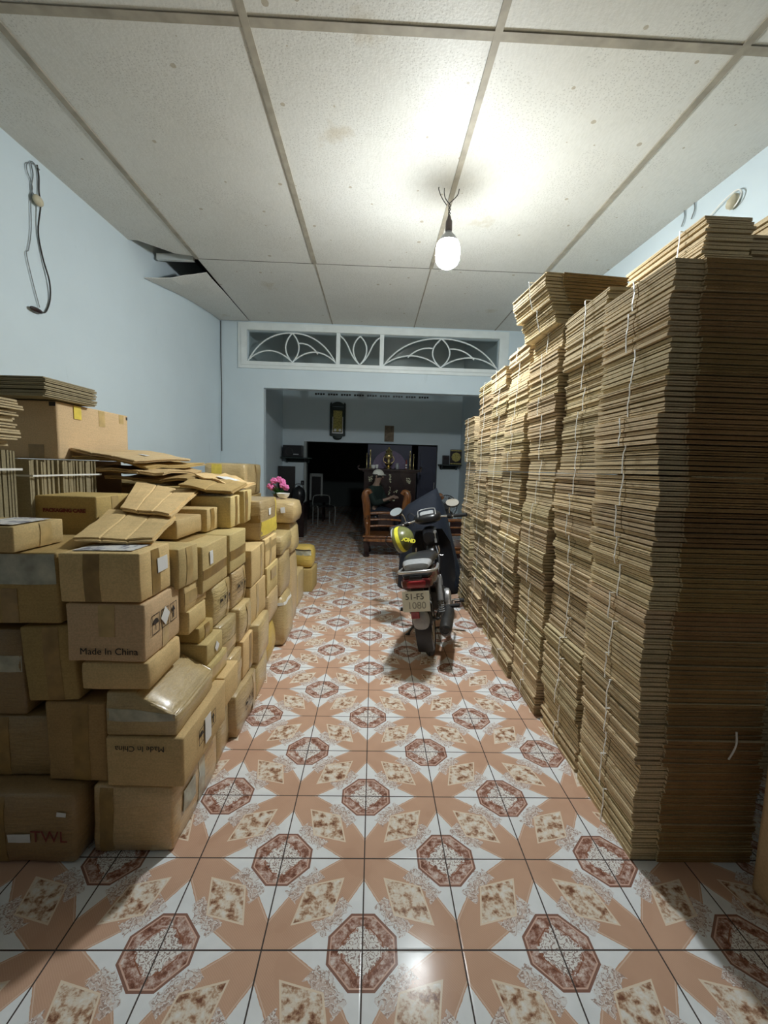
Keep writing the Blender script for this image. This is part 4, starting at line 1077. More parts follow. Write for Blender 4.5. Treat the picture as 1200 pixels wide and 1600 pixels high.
    B(MB().loft([((0, -.366, .385), .042, .045), ((0, -.352, .385), .058, .065), ((0, -.335, .39), .060, .07)], 20, 2.6), 'mud_guard', 'grey_plastic')
    B(MB().box(-.058, .0, -.388, -.366, .412, .462), 'rear_reflector', 'red_lens', False, .004)
    # plate
    pl = empty('license_plate', (-.012, -.378, .533), (R(-12), R(2), 0)); pl.parent = t
    MB().box(-.095, .095, -.001, .001, -.07, .07).build('plate_panel', M['plate'], pl, False, .0005)
    text_obj('plate_characters', '51-F5', .058, M['plate_ink'], pl, (-.008, -.0016, .030), (R(90), 0, 0), bold=.0006)
    text_obj('plate_characters', '1080', .066, M['plate_worn'], pl, (.004, -.0016, -.030), (R(90), 0, 0), bold=.0004)
    # engine and exhaust
    B(MB().loft([((0, .40, .30), .10, .075), ((0, .44, .30), .125, .10), ((0, .60, .29), .13, .10), ((0, .66, .30), .10, .085)], 20, 3), 'crankcase', 'dark_metal')
    B(MB().lathe([(0, .10), (.075, .10), (.085, .13), (.080, .15), (.05, .16), (0, .16)], (0, .50, .29), 28, 'x'), 'clutch_cover', 'silver')
    cy = MB()
    for k in range(7): cy.loft([((0, .68+.022*k, .335+.006*k), .075, .062), ((0, .688+.022*k, .337+.006*k), .075, .062)], 16, 4)
    cy.loft([((0, .66, .33), .055, .045), ((0, .86, .38), .055, .045)], 16, 3); B(cy, 'cylinder_fins', 'silver', False)
    B(MB().tube(catmull([(.02, .84, .30), (.06, .86, .22), (.11, .72, .185), (.135, .45, .20), (.14, .25, .225)], 6), .016, 12), 'exhaust_pipe', 'chrome')
    B(MB().lathe([(0, -.26), (.022, -.26), (.024, -.268), (.040, -.262), (.046, -.24), (.050, .10), (.046, .20), (.022, .30), (0, .30)], (.150, .02, .262), 24, 'y'), 'silencer', 'dark_metal')
    B(MB().lathe([(.0, -.2645), (.021, -.2645), (.021, -.262), (0, -.262)], (.150, .02, .262), 20, 'y'), 'exhaust_outlet', 'black')
    # pegs, stand, levers
    for s in (-1, 1):
        B(MB().tube([(s*.10, .52, .255), (s*.17, .52, .25), (s*.27, .51, .25)], [.010, .010, .010]).tube([(s*.18, .52, .25), (s*.27, .51, .25)], .018, 10), 'footpeg', 'rubber')
        B(MB().tube([(s*.09, .22, .31), (s*.16, .20, .30)], .010).tube([(s*.16, .20, .30), (s*.245, .185, .31)], .016, 10), 'passenger_peg', 'rubber')
    B(MB().tube(catmull([(.14, .48, .29), (.185, .44, .25), (.19, .32, .28), (.195, .26, .33)], 5), .008).tube([(.185, .25, .335), (.245, .25, .338)], .010), 'kick_lever', 'chrome')
    B(MB().tube(catmull([(-.10, .42, .24), (-.17, .38, .12), (-.235, .34, .045)], 5), .010).box(-.26, -.22, .31, .36, .036, .044), 'side_stand', 'dark_metal')
    B(MB().tube([(-.09, .38, .24), (-.14, .28, .10), (-.145, .24, .09)], .010).tube([(.09, .38, .24), (.14, .28, .10), (.145, .24, .09)], .010).tube([(-.14, .28, .10), (.14, .28, .10)], .008), 'centre_stand', 'dark_metal')
    # leg shields
    for s in (-1, 1):
        vs, fs = [], []
        prof = [(.90, .86, .04, .13), (.94, .72, .05, .19), (.90, .55, .06, .21), (.84, .38, .07, .20), (.80, .27, .09, .17)]
        for l in (0, .006):
            for (y, z, xi, xo) in prof:
                for q in range(5):
                    f = q/4; vs.append((s*(xi+(xo-xi)*f), y-.05*f*f-l+.01, z))
        for i in range(4):
            for j in range(4): a = i*5+j; fs += [(a, a+1, a+6, a+5), (25+a+5, 25+a+6, 25+a+1, 25+a)]
        for i in range(4): fs += [(i*5+4, i*5+9, 25+i*5+9, 25+i*5+4), (i*5+5, i*5, 25+i*5, 25+i*5+5)]
        B(MB().add(vs, fs), 'leg_shield', 'black')
    # front fork, fender, headstock
    for s in (-1, 1):
        B(MB().tube([(s*.07, WB, .275), (s*.07, 1.10, .52), (s*.06, 1.02, .72)], [.020, .020, .024], 12), 'front_fork', 'dark_metal')
    vs, fs = [], []
    for l in (0, .006):
        for k in range(10):
            a = R(20+k*14)
            for x, dz in ((-.058, -.03), (0, 0), (.058, -.03)):
                r = .315+dz-l; vs.append((x, WB+r*math.cos(a), .275+r*math.sin(a)))
    for i in range(9):
        for j in range(2): a = i*3+j; fs += [(a, a+1, a+4, a+3), (30+a+3, 30+a+4, 30+a+1, 30+a)]
    B(MB().add(vs, fs), 'front_fender', 'black')
    B(MB().loft([((0, .78, .80), .050, .05), ((0, .86, .78), .075, .10), ((0, .96, .76), .085, .13), ((0, 1.03, .74), .06, .10), ((0, 1.06, .74), .02, .05)], 20, 3), 'steering_cover', 'black')
    # handlebar group
    hb = empty('handlebar', (0, .90, .96), (0, R(-4), R(3))); hb.parent = t
    H = lambda mb, n, m, s=True: mb.build(n, M[m], hb, s)
    H(MB().loft([((0, -.085, .005), .05, .02), ((0, -.06, .012), .10, .042), ((0, .0, .018), .135, .055), ((0, .08, .012), .13, .062), ((0, .14, -.005), .095, .058), ((0, .17, -.01), .06, .04)], 24, 3), 'handlebar_cover', 'black')
    H(MB().loft([((0, .14, -.005), .07, .045), ((0, .185, -.01), .062, .04), ((0, .195, -.01), .04, .025)], 20, 3), 'headlight', 'ceramic')
    H(MB().loft([((0, -.07, .034), .055, .006), ((0, -.03, .058), .068, .014), ((0, .03, .07), .066, .014)], 18, 4), 'instrument_panel', 'grey_plastic')
    H(MB().tube(catmull([(-.085, -.06, .035), (-.085, .0, .085), (-.07, .035, .098), (0, .045, .102), (.07, .035, .098), (.085, .0, .085), (.085, -.06, .035)], 5), .0045), 'visor_rim', 'silver')
    for s in (-1, 1):
        H(MB().tube(catmull([(s*.11, 0, .01), (s*.19, -.02, .0), (s*.26, -.055, -.005), (s*.36, -.11, -.01)], 4), .011, 10), 'handlebar_tube', 'chrome')
        H(MB().tube([(s*.255, -.053, -.005), (s*.37, -.115, -.011)], .0175, 12), 'grip', 'rubber')
        H(MB().tube([(s*.20, -.02, .0), (s*.235, -.04, -.003)], .026, 12), 'switch_housing', 'black')
        H(MB().tube(catmull([(s*.215, .0, -.0), (s*.25, .015, -.008), (s*.31, -.03, -.012), (s*.365, -.065, -.012)], 4), .005, 8), 'brake_lever', 'chrome')
        # mirror
        top = Vector((s*(.285 if s < 0 else .262), -.045, .135 if s < 0 else .120))
        H(MB().tube(catmull([(s*.215, -.02, .015), (s*.220, -.015, .06), (s*.24, -.02, .105), tuple(top)], 5), .0045, 8), 'mirror_stem', 'chrome')
        mr = empty('mirror', tuple(top+Vector((0, -.006, .0))), (R(-27), R(8*s), R(-4+6*s))); mr.parent = hb
        MB().ell((0, .012, 0), .068, .020, .044, 28, 12).build('mirror_shell', M['black'], mr, True)
        d = MB(); vs = [(.062*math.cos(a), -.0085, .039*math.sin(a)) for a in [2*math.pi*k/32 for k in range(32)]]
        d.add(vs + [(v[0], v[1]+.006, v[2]) for v in vs], [tuple(range(32)), tuple(range(63, 31, -1))] + [(i, (i+1) % 32, 32+(i+1) % 32, 32+i) for i in range(32)])
        d.build('mirror_face', M['mirror'], mr)
    H(MB().tube(catmull([(-.10, .02, .03), (-.16, .04, .09), (-.20, .08, .05), (-.16, .14, -.05)], 5), .004, 6), 'brake_cable', 'wire')
    B(MB().lathe([(0, -.012), (.014, -.012), (.016, 0), (.016, .01), (0, .01)], (.062, .80, .845), 16, 'y').tube([(.062, .782, .84), (.062, .778, .78)], .004, 6).box(.052, .072, .776, .78, .745, .785), 'ignition_key', 'silver')
    for s in (-1, 1):
        B(MB().tube(catmull([(s*.05, .60, .66), (s*.085, .575, .67), (s*.105, .565, .71), (s*.10, .56, .75)], 4), .0055, 8).tube([(s*.085, .575, .67), (s*.13, .57, .655)], .005, 8), 'luggage_hook', 'chrome')
    B(MB().tube([(.05, .50, .70), (.058, .62, .62), (.05, .78, .66)], .006, 8), 'hook_bracket', 'chrome')
    B(MB().tube(catmull([(.055, .50, .40), (.07, .62, .52), (.075, .74, .60), (.05, .84, .70)], 5), .014, 8), 'frame_tube', 'black')
    return t
motorbike()
# helmet hanging by the left grip
def helmet():
    t = empty('helmet', (.262, 3.84, .792), (R(28), R(62), R(12)))
    sh = MB(); sh.ell((0, 0, 0), .118, .135, .125, 28, 12, -18, 90); o = sh.build('helmet_shell', M['helmet'], t, True)
    md = o.modifiers.new('th', 'SOLIDIFY'); md.thickness = .012; md.offset = -1
    st = MB()
    prof = []
    for q in range(5):
        z = -.004 + q*.0085; f = math.sqrt(1-(z/.125)**2); prof.append((f*1.012, z))
    for q in reversed(range(5)):
        z = -.004 + q*.0085; f = math.sqrt(1-(z/.125)**2); prof.append((f*1.001, z))
    n = 36; vs = [(.118*r_*math.cos(2*math.pi*k/n), .135*r_*math.sin(2*math.pi*k/n), z) for r_, z in prof for k in range(n)]
    L = len(prof); fs = [(i*n+k, i*n+(k+1) % n, ((i+1) % L)*n+(k+1) % n, ((i+1) % L)*n+k) for i in range(L) for k in range(n)]
    st.add(vs, fs).build('yellow_stripe', M['helmet_yellow'], t, True)
    text_obj('helmet_lettering', 'ADOHD', .045, M['helmet_yellow'], t, (-.01, -.108, .080), (R(52), R(-58), 0), ext=.008, bold=.002)
    MB().torus((0, 0, -.036), .116, .007, 'z', 32, 8).build('helmet_trim', M['grey_plastic'], t, True)
    MB().tube(catmull([(-.10, 0, -.03), (-.06, .02, -.12), (0, .03, -.15), (.07, .02, -.10), (.105, 0, -.03)], 5), .005, 6).build('chin_strap', M['black'], t, True)
    MB().tube(catmull([(-.02, .02, .11), (-.01, .06, .155), (.02, .10, .19)], 5), .004, 6).build('hanging_loop', M['black'], t, True)
    tag(t, 'olive half helmet with yellow stripe hanging under the left handlebar', 'helmet')
helmet()

# ------------------------------------------------------------------ things beyond the motorbike
def draped():
    """navy cover over something peaked, in folds down to the floor"""
    vs, fs = [], []; n = 36; lv = 12
    apex = Vector((.755, 5.05, 1.225))
    foot = lambda a: Vector((.74+.40*math.cos(a), 5.15+.42*math.sin(a), .02))
    for l in range(lv+1):
        f = l/lv
        for k in range(n):
            a = 2*math.pi*k/n
            p = foot(a); ridge = Vector((.745+.38*math.cos(a), 5.12+.36*math.sin(a), 0))
            hx = math.cos(a)
            zs = .99 if hx < 0 else 1.0
            # shoulder ring: left shoulder high at z .97, right dropping steeply
            sh = Vector((.745+(.40 if hx < 0 else .13)*hx, 5.10+.22*math.sin(a), .965 - (.05 if hx < 0 else .12)*abs(math.sin(a))))
            if f < .3: q = apex.lerp(sh, f/.3)
            else: q = sh.lerp(Vector((p.x, p.y, .02)), (f-.3)/.7)
            fold = .016*math.sin(a*9+f*3)*f
            q = q + Vector((math.cos(a)*fold, math.sin(a)*fold, 0))
            vs.append(q)
    for l in range(lv):
        for k in range(n):
            k2 = (k+1) % n; fs.append((l*n+k, l*n+k2, (l+1)*n+k2, (l+1)*n+k))
    bm = MB().add(vs, fs); o = bm.build('cloth_cover', M['navy'], None, True)
    for md in list(o.modifiers): o.modifiers.remove(md)
    md = o.modifiers.new('th', 'SOLIDIFY'); md.thickness = .006
    tag(o, 'dark navy cloth draped to a peak behind the motorbike handlebar', 'cloth cover')
draped()

def carved_chair(name, label, loc, rz=0):
    t = empty(name, loc, (0, 0, rz)); tag(t, label, 'armchair', 'carved lacquered armchairs')
    W_, D_ = .68, .55
    for sx in (-1, 1):
        for sy in (-1, 1):
            x, y = sx*(W_/2-.05), (-D_/2+.05 if sy < 0 else D_/2-.05)
            prof = [(.045, 0), (.055, .015), (.050, .05), (.038, .09), (.046, .16), (.055, .22), (.050, .26)]
            MB().lathe(prof, (x, y, 0), 16).build('leg', M['dark_wood'], t, True)
    MB().box(-W_/2, W_/2, -D_/2, D_/2, .255, .30).box(-W_/2+.015, W_/2-.015, -D_/2+.01, D_/2, .30, .325).box(-W_/2-.015, W_/2+.015, -D_/2-.015, D_/2+.01, .325, .352).build('seat', M['wood'], t, False, .006)
    MB().box(-W_/2+.10, W_/2-.10, -D_/2+.015, -D_/2+.035, .19, .256).build('apron', M['dark_wood'], t, False, .004)
    for s in (-1, 1):
        pts = catmull([(s*.300, .20, .34), (s*.315, .20, .50), (s*.325, .20, .68), (s*.340, .21, .84), (s*.360, .21, .94), (s*.350, .21, 1.02), (s*.300, .21, 1.045), (s*.27, .21, 1.00)], 6)
        n = len(pts); MB().tube(pts, [+.040+.030*math.sin(math.pi*min(1, i/(n*.85))) for i in range(n)], 14).build('scrolled_post', M['wood'], t, True)
        pts = catmull([(s*.30, .18, .62), (s*.31, .0, .60), (s*.30, -.18, .58), (s*.29, -.24, .53), (s*.285, -.22, .35)], 6)
        MB().tube(pts, .026, 12).build('armrest', M['wood'], t, True)
    for z, th in ((.44, .022), (.55, .020), (.66, .026)):
        MB().tube(catmull([(-.29, .20, z), (-.12, .215, z+.012), (0, .22, z+.016), (.12, .215, z+.012), (.29, .20, z)], 5), th, 10).build('back_rail', M['wood'], t, True)
    MB().box(-.13, .13, .205, .225, .46, .66).build('back_panel', M['dark_wood'], t, False, .008)
    return t
carved_chair('armchair', 'orange brown carved wooden armchair left of the motorbike', (.215, 7.02, 0), R(-3))
carved_chair('armchair', 'carved wooden armchair mostly hidden behind the right mirror and the stacks', (1.33, 6.22, 0), R(4))
# round black thing seen over the right mirror: an upright fan
def fan():
    t = empty('electric_fan', (.985, 5.75, 0))
    MB().lathe([(0, 0), (.15, 0), (.16, .015), (.14, .03), (.03, .045), (0, .045)], (0, 0, 0), 28).build('fan_base', M['black'], t, True)
    MB().tube([(0, 0, .04), (0, 0, .86)], .014, 12).build('fan_pole', M['dark_metal'], t, True)
    MB().loft([((0, -.02, .93), .05, .05), ((0, .05, .93), .055, .055), ((0, .14, .93), .035, .035)], 18, 2).build('fan_motor', M['black'], t, True)
    c = MB()
    c.torus((0, -.06, .95), .150, .006, 'y', 40, 8); c.torus((0, -.085, .95), .11, .002, 'y', 32, 5); c.torus((0, -.095, .95), .06, .002, 'y', 24, 5)
    for k in range(36):
        a = 2*math.pi*k/36; ca, sa = math.cos(a), math.sin(a)
        c.tube([(.03*ca, -.098, .95+.03*sa), (.11*ca, -.085, .95+.11*sa), (.150*ca, -.06, .95+.150*sa)], .0013, 4)
        c.tube([(.04*ca, -.0, .95+.04*sa), (.12*ca, -.02, .95+.12*sa), (.150*ca, -.06, .95+.150*sa)], .0013, 4)
    c.build('fan_guard', M['black'], t, True)
    b = MB()
    for k in range(3):
        a0 = 2*math.pi*k/3; vs = []
        for l in (0, .003):
            for q in range(5):
                a = a0+q*.3; tw = -.045-.02*q/4-l
                vs += [(.03*math.cos(a), tw, .95+.03*math.sin(a)), (.13*math.cos(a+.15), tw, .95+.13*math.sin(a+.15))]
        fs = []
        for q in range(4): a = q*2; fs += [(a, a+1, a+3, a+2), (10+a+2, 10+a+3, 10+a+1, 10+a)]
        b.add(vs, fs)
    b.build('fan_blades', M['dark_metal'], t)
    MB().lathe([(0, -.10), (.03, -.10), (.035, -.09), (0, -.085)], (0, 0, .95), 20, 'y').build('guard_cap', M['dark_metal'], t, True)
    tag(t, 'black standing fan just behind the right mirror of the motorbike', 'fan')
fan()
# altar cabinet -------------------------------------------------------
def altar():
    t = empty('altar_cabinet', (.325, 8.72, 0)); tag(t, 'dark lacquered altar cabinet with pearl inlays beyond the armchair', 'altar cabinet')
    MB().box(-.52, .52, -.24, .24, .12, 1.36).build('cabinet_body', M['dark_wood'], t, False, .008)
    MB().box(-.60, .60, -.29, .28, 1.38, 1.425).box(-.55, .55, -.26, .26, 1.355, 1.385).build('altar_top', M['dark_wood'], t, False, .006)
    for s in (-1, 1): 
        MB().tube(catmull([(s*.60, -.02, 1.40), (s*.64, -.02, 1.42), (s*.645, -.02, 1.46), (s*.61, -.02, 1.475)], 4), .018, 8).build('scroll_end', M['dark_wood'], t, True)
        for y in (-.22, .20): MB().lathe([(.04, 0), (.05, .03), (.035, .08), (.045, .13)], (s*.46, y, 0), 12).build('foot', M['dark_wood'], t, True)
        MB().box(s*.47-.012, s*.47+.012, -.252, -.24, .2, 1.33).build('corner_strip', M['dark_wood'], t)
    rr_ = random.Random(3)
    def inlay(cx, cz, w_, h_, n):
        m_ = MB()
        for k in range(n):
            x = cx+rr_.uniform(-w_, w_); z = cz+rr_.uniform(-h_, h_); s_ = rr_.uniform(.008, .02); a = rr_.uniform(0, 3.1)
            vs = [(x+s_*math.cos(a+q*math.pi/3)*(1 if q % 2 else .5), -.2445, z+s_*math.sin(a+q*math.pi/3)*(1 if q % 2 else .5)) for q in range(6)]
            m_.add(vs+[(v[0], -.2405, v[2]) for v in vs], [tuple(range(6)), tuple(range(11, 5, -1))])
        m_.build('pearl_inlay', M['pearl'], t)
    inlay(-.385, 1.22, .045, .05, 26); inlay(.375, 1.20, .04, .05, 24); inlay(.375, .93, .035, .08, 26); inlay(-.385, .93, .035, .08, 26)
    inlay(.0, 1.24, .018, .09, 16); inlay(.0, 1.0, .02, .10, 10); inlay(.12, .98, .05, .03, 8); inlay(.06, .84, .05, .05, 12)
    pb = MB().box(-.46, .46, .225, .25, 1.425, 1.925).build('mirror_back', M['blue_door'], t, False, .004)
    vs = [(0, .205, 1.43)] + [(.36*math.cos(R(a)), .205, 1.43+.38*math.sin(R(a))) for a in range(0, 181, 12)]
    n = len(vs); MB().add(vs+[(v[0], .222, v[2]) for v in vs], [tuple(range(n)), tuple(range(2*n-1, n-1, -1))]+[(i, (i+1) % n, n+(i+1) % n, n+i) for i in range(n)]).build('painted_arch', M['purple'], t)
altar()
AZ, AX, AY = 1.426, .325, 8.62
def altar_item(name, label, cat, prof, x, y, m, n=20, extra=None, group=None):
    t = empty(name, (x, y, AZ)); MB().lathe(prof, (0, 0, 0), n).build('body', M[m], t, True)
    if extra: extra(t)
    tag(t, label, cat, group)
altar_item('incense_burner', 'tall brass incense burner at the centre of the altar', 'incense burner', [(0, 0), (.055, 0), (.06, .02), (.03, .04), (.045, .06), (.075, .085), (.08, .11), (.05, .125), (.03, .13), (.03, .19), (.062, .205), (.075, .225), (.07, .27), (.085, .28), (.075, .30), (.06, .33), (.075, .35), (.05, .38), (.02, .40), (.025, .43), (0, .44)], AX-.03, AY, 'brass', 24,
    lambda t: [MB().tube(catmull([(s*.05, 0, .12), (s*.10, 0, .15), (s*.10, 0, .22), (s*.07, 0, .26)], 4), .008, 8).build('handle', M['brass'], t, True) for s in (-1, 1)])
for s, l in ((-1, 'left'), (1, 'right')):
    altar_item('candlestick', 'tall brass candlestick on the %s end of the altar' % l, 'candlestick', [(0, 0), (.035, 0), (.03, .02), (.010, .04), (.018, .09), (.008, .13), (.016, .2), (.008, .24), (.022, .29), (.012, .30), (.010, .37), (0, .37)], AX+s*.40, AY-.02, 'brass', 14, group='altar candlesticks')
    altar_item('incense_holder', 'slender brass stick holder beside the %s altar candlestick' % l, 'incense holder', [(0, 0), (.025, 0), (.008, .03), (.008, .22), (.02, .25), (.006, .27), (.004, .31), (0, .31)], AX+s*.47, AY, 'brass', 12, group='altar stick holders')
altar_item('teacup', 'white cup left of the incense burner on the altar', 'cup', [(0, 0), (.03, 0), (.04, .03), (.045, .07), (.04, .07), (.0, .01)], AX-.34, AY-.06, 'ceramic', 16)
altar_item('teacup', 'second white cup nearer the incense burner on the altar', 'cup', [(0, 0), (.02, 0), (.028, .03), (.03, .08), (.026, .08), (.0, .01)], AX-.265, AY-.06, 'ceramic', 16)
altar_item('vase', 'grey glass vase right of the incense burner on the altar', 'vase', [(0, 0), (.03, 0), (.045, .05), (.03, .09), (.035, .12), (.0, .12)], AX+.14, AY-.06, 'grey_plastic', 16)
altar_item('candle', 'dark red candle with white bands near the right candlestick', 'candle', [(0, 0), (.018, 0), (.016, .05), (.018, .10), (.010, .19), (0, .20)], AX+.32, AY-.08, 'ink_red', 12, lambda t: [MB().lathe([(.019, z), (.0195, z), (.0195, z+.03), (.019, z+.03)], (0, 0, 0), 12).build('white_band', M['ceramic'], t, True) for z in (.02, .07)])

# wall things of the rear room ----------------------------------------
def pendulum_clock():
    t = empty('wall_panel', (-.80, YF-.002, 2.05)); tag(t, 'tall dark carved frame with gilt picture high on the far wall', 'wall clock')
    def bx(x0, x1, y0, y1, z0, z1, n, m, bev=0): return MB().box(x0, x1, y0, y1, z0, z1).build(n, m, t, False, bev)
    f = MB().box(-.165, -.125, -.06, 0, .05, .68).box(.125, .165, -.06, 0, .05, .68).box(-.15, .15, -.06, 0, .04, .09).box(-.15, .15, -.06, 0, .60, .65)
    f.build('frame', M['shelf'], t, False, .006)
    bx(-.13, .13, -.02, 0, .08, .61, 'backing', M['shelf'])
    cr = [(.15*math.cos(R(a)), .65+.11*math.sin(R(a))) for a in range(10, 171, 16)]
    n = len(cr); MB().add([(x, -.05, z) for x, z in cr]+[(x, 0, z) for x, z in cr], [tuple(range(n)), tuple(range(2*n-1, n-1, -1))]+[(i, (i+1) % n, n+(i+1) % n, n+i) for i in range(n)]).build('crest', M['shelf'], t)
    for s in (-1, 1): MB().lathe([(.02, 0), (.024, .03), (.01, .06), (0, .08)], (s*.145, -.03, .68), 12).build('finial', M['shelf'], t, True)
    MB().ell((0, -.03, .02), .10, .03, .06, 16, 8).build('lower_carving', M['shelf'], t, True)
    bx(-.095, .095, -.03, -.02, .14, .58, 'gilt_picture', M['gold'])
    MB().box(-.115, -.100, -.032, -.02, .11, .45).box(.100, .115, -.032, -.02, .11, .45).box(-.115, .115, -.032, -.02, .10, .12).build('silver_edge', M['silver'], t)
    MB().ell((-.05, -.035, .17), .03, .008, .03, 10, 6).ell((.05, -.035, .17), .03, .008, .03, 10, 6).build('white_ornament', M['ceramic'], t, True)
pendulum_clock()
o = MB().box(-.10, .10, -.012, 0, 0, .34).build('wooden_plaque', plain('worn_brown_board', (.20, .15, .10), .7, noise_amt=.4, scale=14), None, False, .003); o.location = (.31, YF-.002, 2.01)
tag(o, 'worn brown board on the far wall above the altar', 'plaque')
def shelf(name, label, x0, x1, z, y0=YF-.28):
    t = empty(name, ((x0+x1)/2, YF-.14, z)); w_ = (x1-x0)/2
    MB().box(-w_, w_, -.14, .138, -.012, .012).build('shelf_board', M['shelf'], t, False, .003)
    MB().box(-w_*.8, w_*.8, .11, .138, -.09, -.013).build('shelf_support', M['shelf'], t, False, .003)
    for s in (-1, 1): MB().add([(s*w_*.7-.01, .13, -.013), (s*w_*.7+.01, .13, -.013), (s*w_*.7+.01, .13, -.10), (s*w_*.7-.01, .13, -.10), (s*w_*.7-.01, -.08, -.013), (s*w_*.7+.01, -.08, -.013), (s*w_*.7+.01, .10, -.10), (s*w_*.7-.01, .10, -.10)], BOXF).build('bracket', M['shelf'], t)
    tag(t, label, 'shelf')
shelf('wall_shelf', 'dark shelf on the left pier of the far wall', -1.96, -1.33, 1.60)
shelf('wall_shelf', 'dark shelf on the right pier of the far wall', 1.39, 1.855, 1.545)
t = empty('speaker', (-1.72, YF-.14, 1.613)); MB().box(-.20, .20, -.10, .12, 0, .25).build('speaker_box', M['black'], t, False, .01); MB().box(.02, .13, -.104, -.10, .05, .07).build('silver_badge', M['silver'], t)
MB().torus((-.07, -.10, .12), .07, .006, 'y', 24, 6).build('cone_ring', M['dark_metal'], t, True)
tag(t, 'black speaker box on the left wall shelf', 'speaker')
t = empty('gilt_emblem', (1.75, YF-.14, 1.558)); MB().box(-.13, .13, -.03, .0, 0, .32).build('emblem_panel', M['dark_wood'], t, False, .01)
oc = [(.10*math.cos(R(a)), .16+.10*math.sin(R(a))) for a in range(0, 360, 45)]; MB().add([(x, -.045, z) for x, z in oc]+[(x, -.03, z) for x, z in oc], [tuple(range(8)), tuple(range(15, 7, -1))]+[(i, (i+1) % 8, 8+(i+1) % 8, 8+i) for i in range(8)]).torus((0, -.045, .16), .055, .01, 'y', 20, 6).build('gilt_octagon', M['gold'], t)
MB().box(-.12, .12, -.036, -.03, .01, .03).box(-.12, .12, -.036, -.03, .285, .31).build('gilt_border', M['gold'], t)
tag(t, 'square gilt emblem on the right wall shelf', 'emblem')
t = empty('dark_box', (1.535, YF-.14, 1.558)); MB().box(-.07, .07, -.05, .05, 0, .19).build('box_body', M['black'], t, False, .006); MB().box(-.05, .05, -.052, -.05, .10, .16).build('box_label', M['dark_wood'], t)
tag(t, 'small dark box left of the gilt emblem on the right shelf', 'box')
t = empty('light_switch', (-1.535, YF-.002, 1.02)); MB().box(-.035, .035, -.03, 0, 0, .10).build('switch_box', M['black'], t, False, .005); MB().box(-.01, .01, -.036, -.03, .04, .06).build('switch_rocker', M['grey_plastic'], t)
tag(t, 'black switch box on the edge of the left pier of the far wall', 'switch')
# black appliances by the left pier
t = empty('television_cabinet', (-1.72, 8.75, 0)); MB().box(-.24, .34, -.22, .22, 0, .70).build('cabinet_body', M['dark_wood'], t, False, .01); MB().box(-.22, .05, -.232, -.22, .06, .66).build('cabinet_door', M['dark_wood'], t, False, .004); MB().box(.07, .32, -.232, -.22, .06, .66).build('cabinet_door', M['dark_wood'], t, False, .004)
tag(t, 'dark low cabinet under the black screen in the rear room', 'cabinet')
t = empty('television', (-1.955+.12, 8.30, .70), (0, 0, R(8)))
t.location = (-1.78, 8.80, .701); MB().box(-.17, .17, -.03, .03, .06, .72).build('television_screen', M['black'], t, False, .006); MB().box(-.10, .10, -.08, .08, 0, .02).box(-.02, .02, -.01, .01, .02, .07).build('television_stand', M['black'], t)
tag(t, 'black upright screen on the low cabinet left of the far wall opening', 'television')
t = empty('kettle', (-1.50, 8.62, .701)); MB().lathe([(0, 0), (.09, 0), (.125, .05), (.13, .16), (.11, .26), (.07, .30), (.03, .315), (.03, .34), (0, .34)], (0, 0, 0), 24).build('kettle_body', M['black'], t, True)
MB().tube(catmull([(-.10, 0, .27), (-.06, 0, .36), (.06, 0, .36), (.10, 0, .27)], 5), .009, 8).build('kettle_handle', M['dark_metal'], t, True)
tag(t, 'round black pot on the low cabinet beside the screen', 'pot')
# dim things past the far opening
t = empty('framed_mirror', (-1.50, 11.2, .55)); t.rotation_euler = (R(-4), 0, 0)
MB().box(-.17, -.12, -.02, .02, 0, .70).box(.12, .17, -.02, .02, 0, .70).box(-.17, .17, -.02, .02, .62, .70).build('frame', M['grey_frame'], t); MB().box(-.12, .12, 0, .01, 0, .62).build('dark_pane', M['black'], t)
tag(t, 'pale framed dark panel in the unlit room beyond the far opening', 'framed panel')
t = empty('metal_chair', (-1.22, 10.6, 0), (0, 0, R(25))); 
for sx in (-1, 1):
    MB().tube(catmull([(sx*.22, -.20, 0), (sx*.22, -.20, .44), (sx*.22, .18, .45), (sx*.22, .20, .62), (sx*.17, .21, .70), (0, .21, .72)], 6), .012, 8).build('side_tube', M['grey_frame'], t, True)
    MB().tube([(sx*.22, .20, 0), (sx*.22, .19, .45)], .012, 8).build('leg', M['grey_frame'], t, True)
MB().box(-.21, .21, -.20, .20, .44, .47).build('seat', M['black'], t, False, .01); MB().box(-.20, .20, .195, .21, .52, .69).build('backrest', M['black'], t, False, .01)
tag(t, 'dim metal tube chair in the unlit room beyond the far opening', 'chair')
t = empty('side_table', (-1.52, 11.3, 0)); MB().box(-.25, .25, -.2, .2, .50, .54).build('table_top', M['dark_wood'], t)
for sx in (-1, 1):
    for sy in (-1, 1): MB().box(sx*.22-.02, sx*.22+.02, sy*.17-.02, sy*.17+.02, 0, .50).build('leg', M['dark_wood'], t)
tag(t, 'dark side table carrying the pale framed panel', 'table')

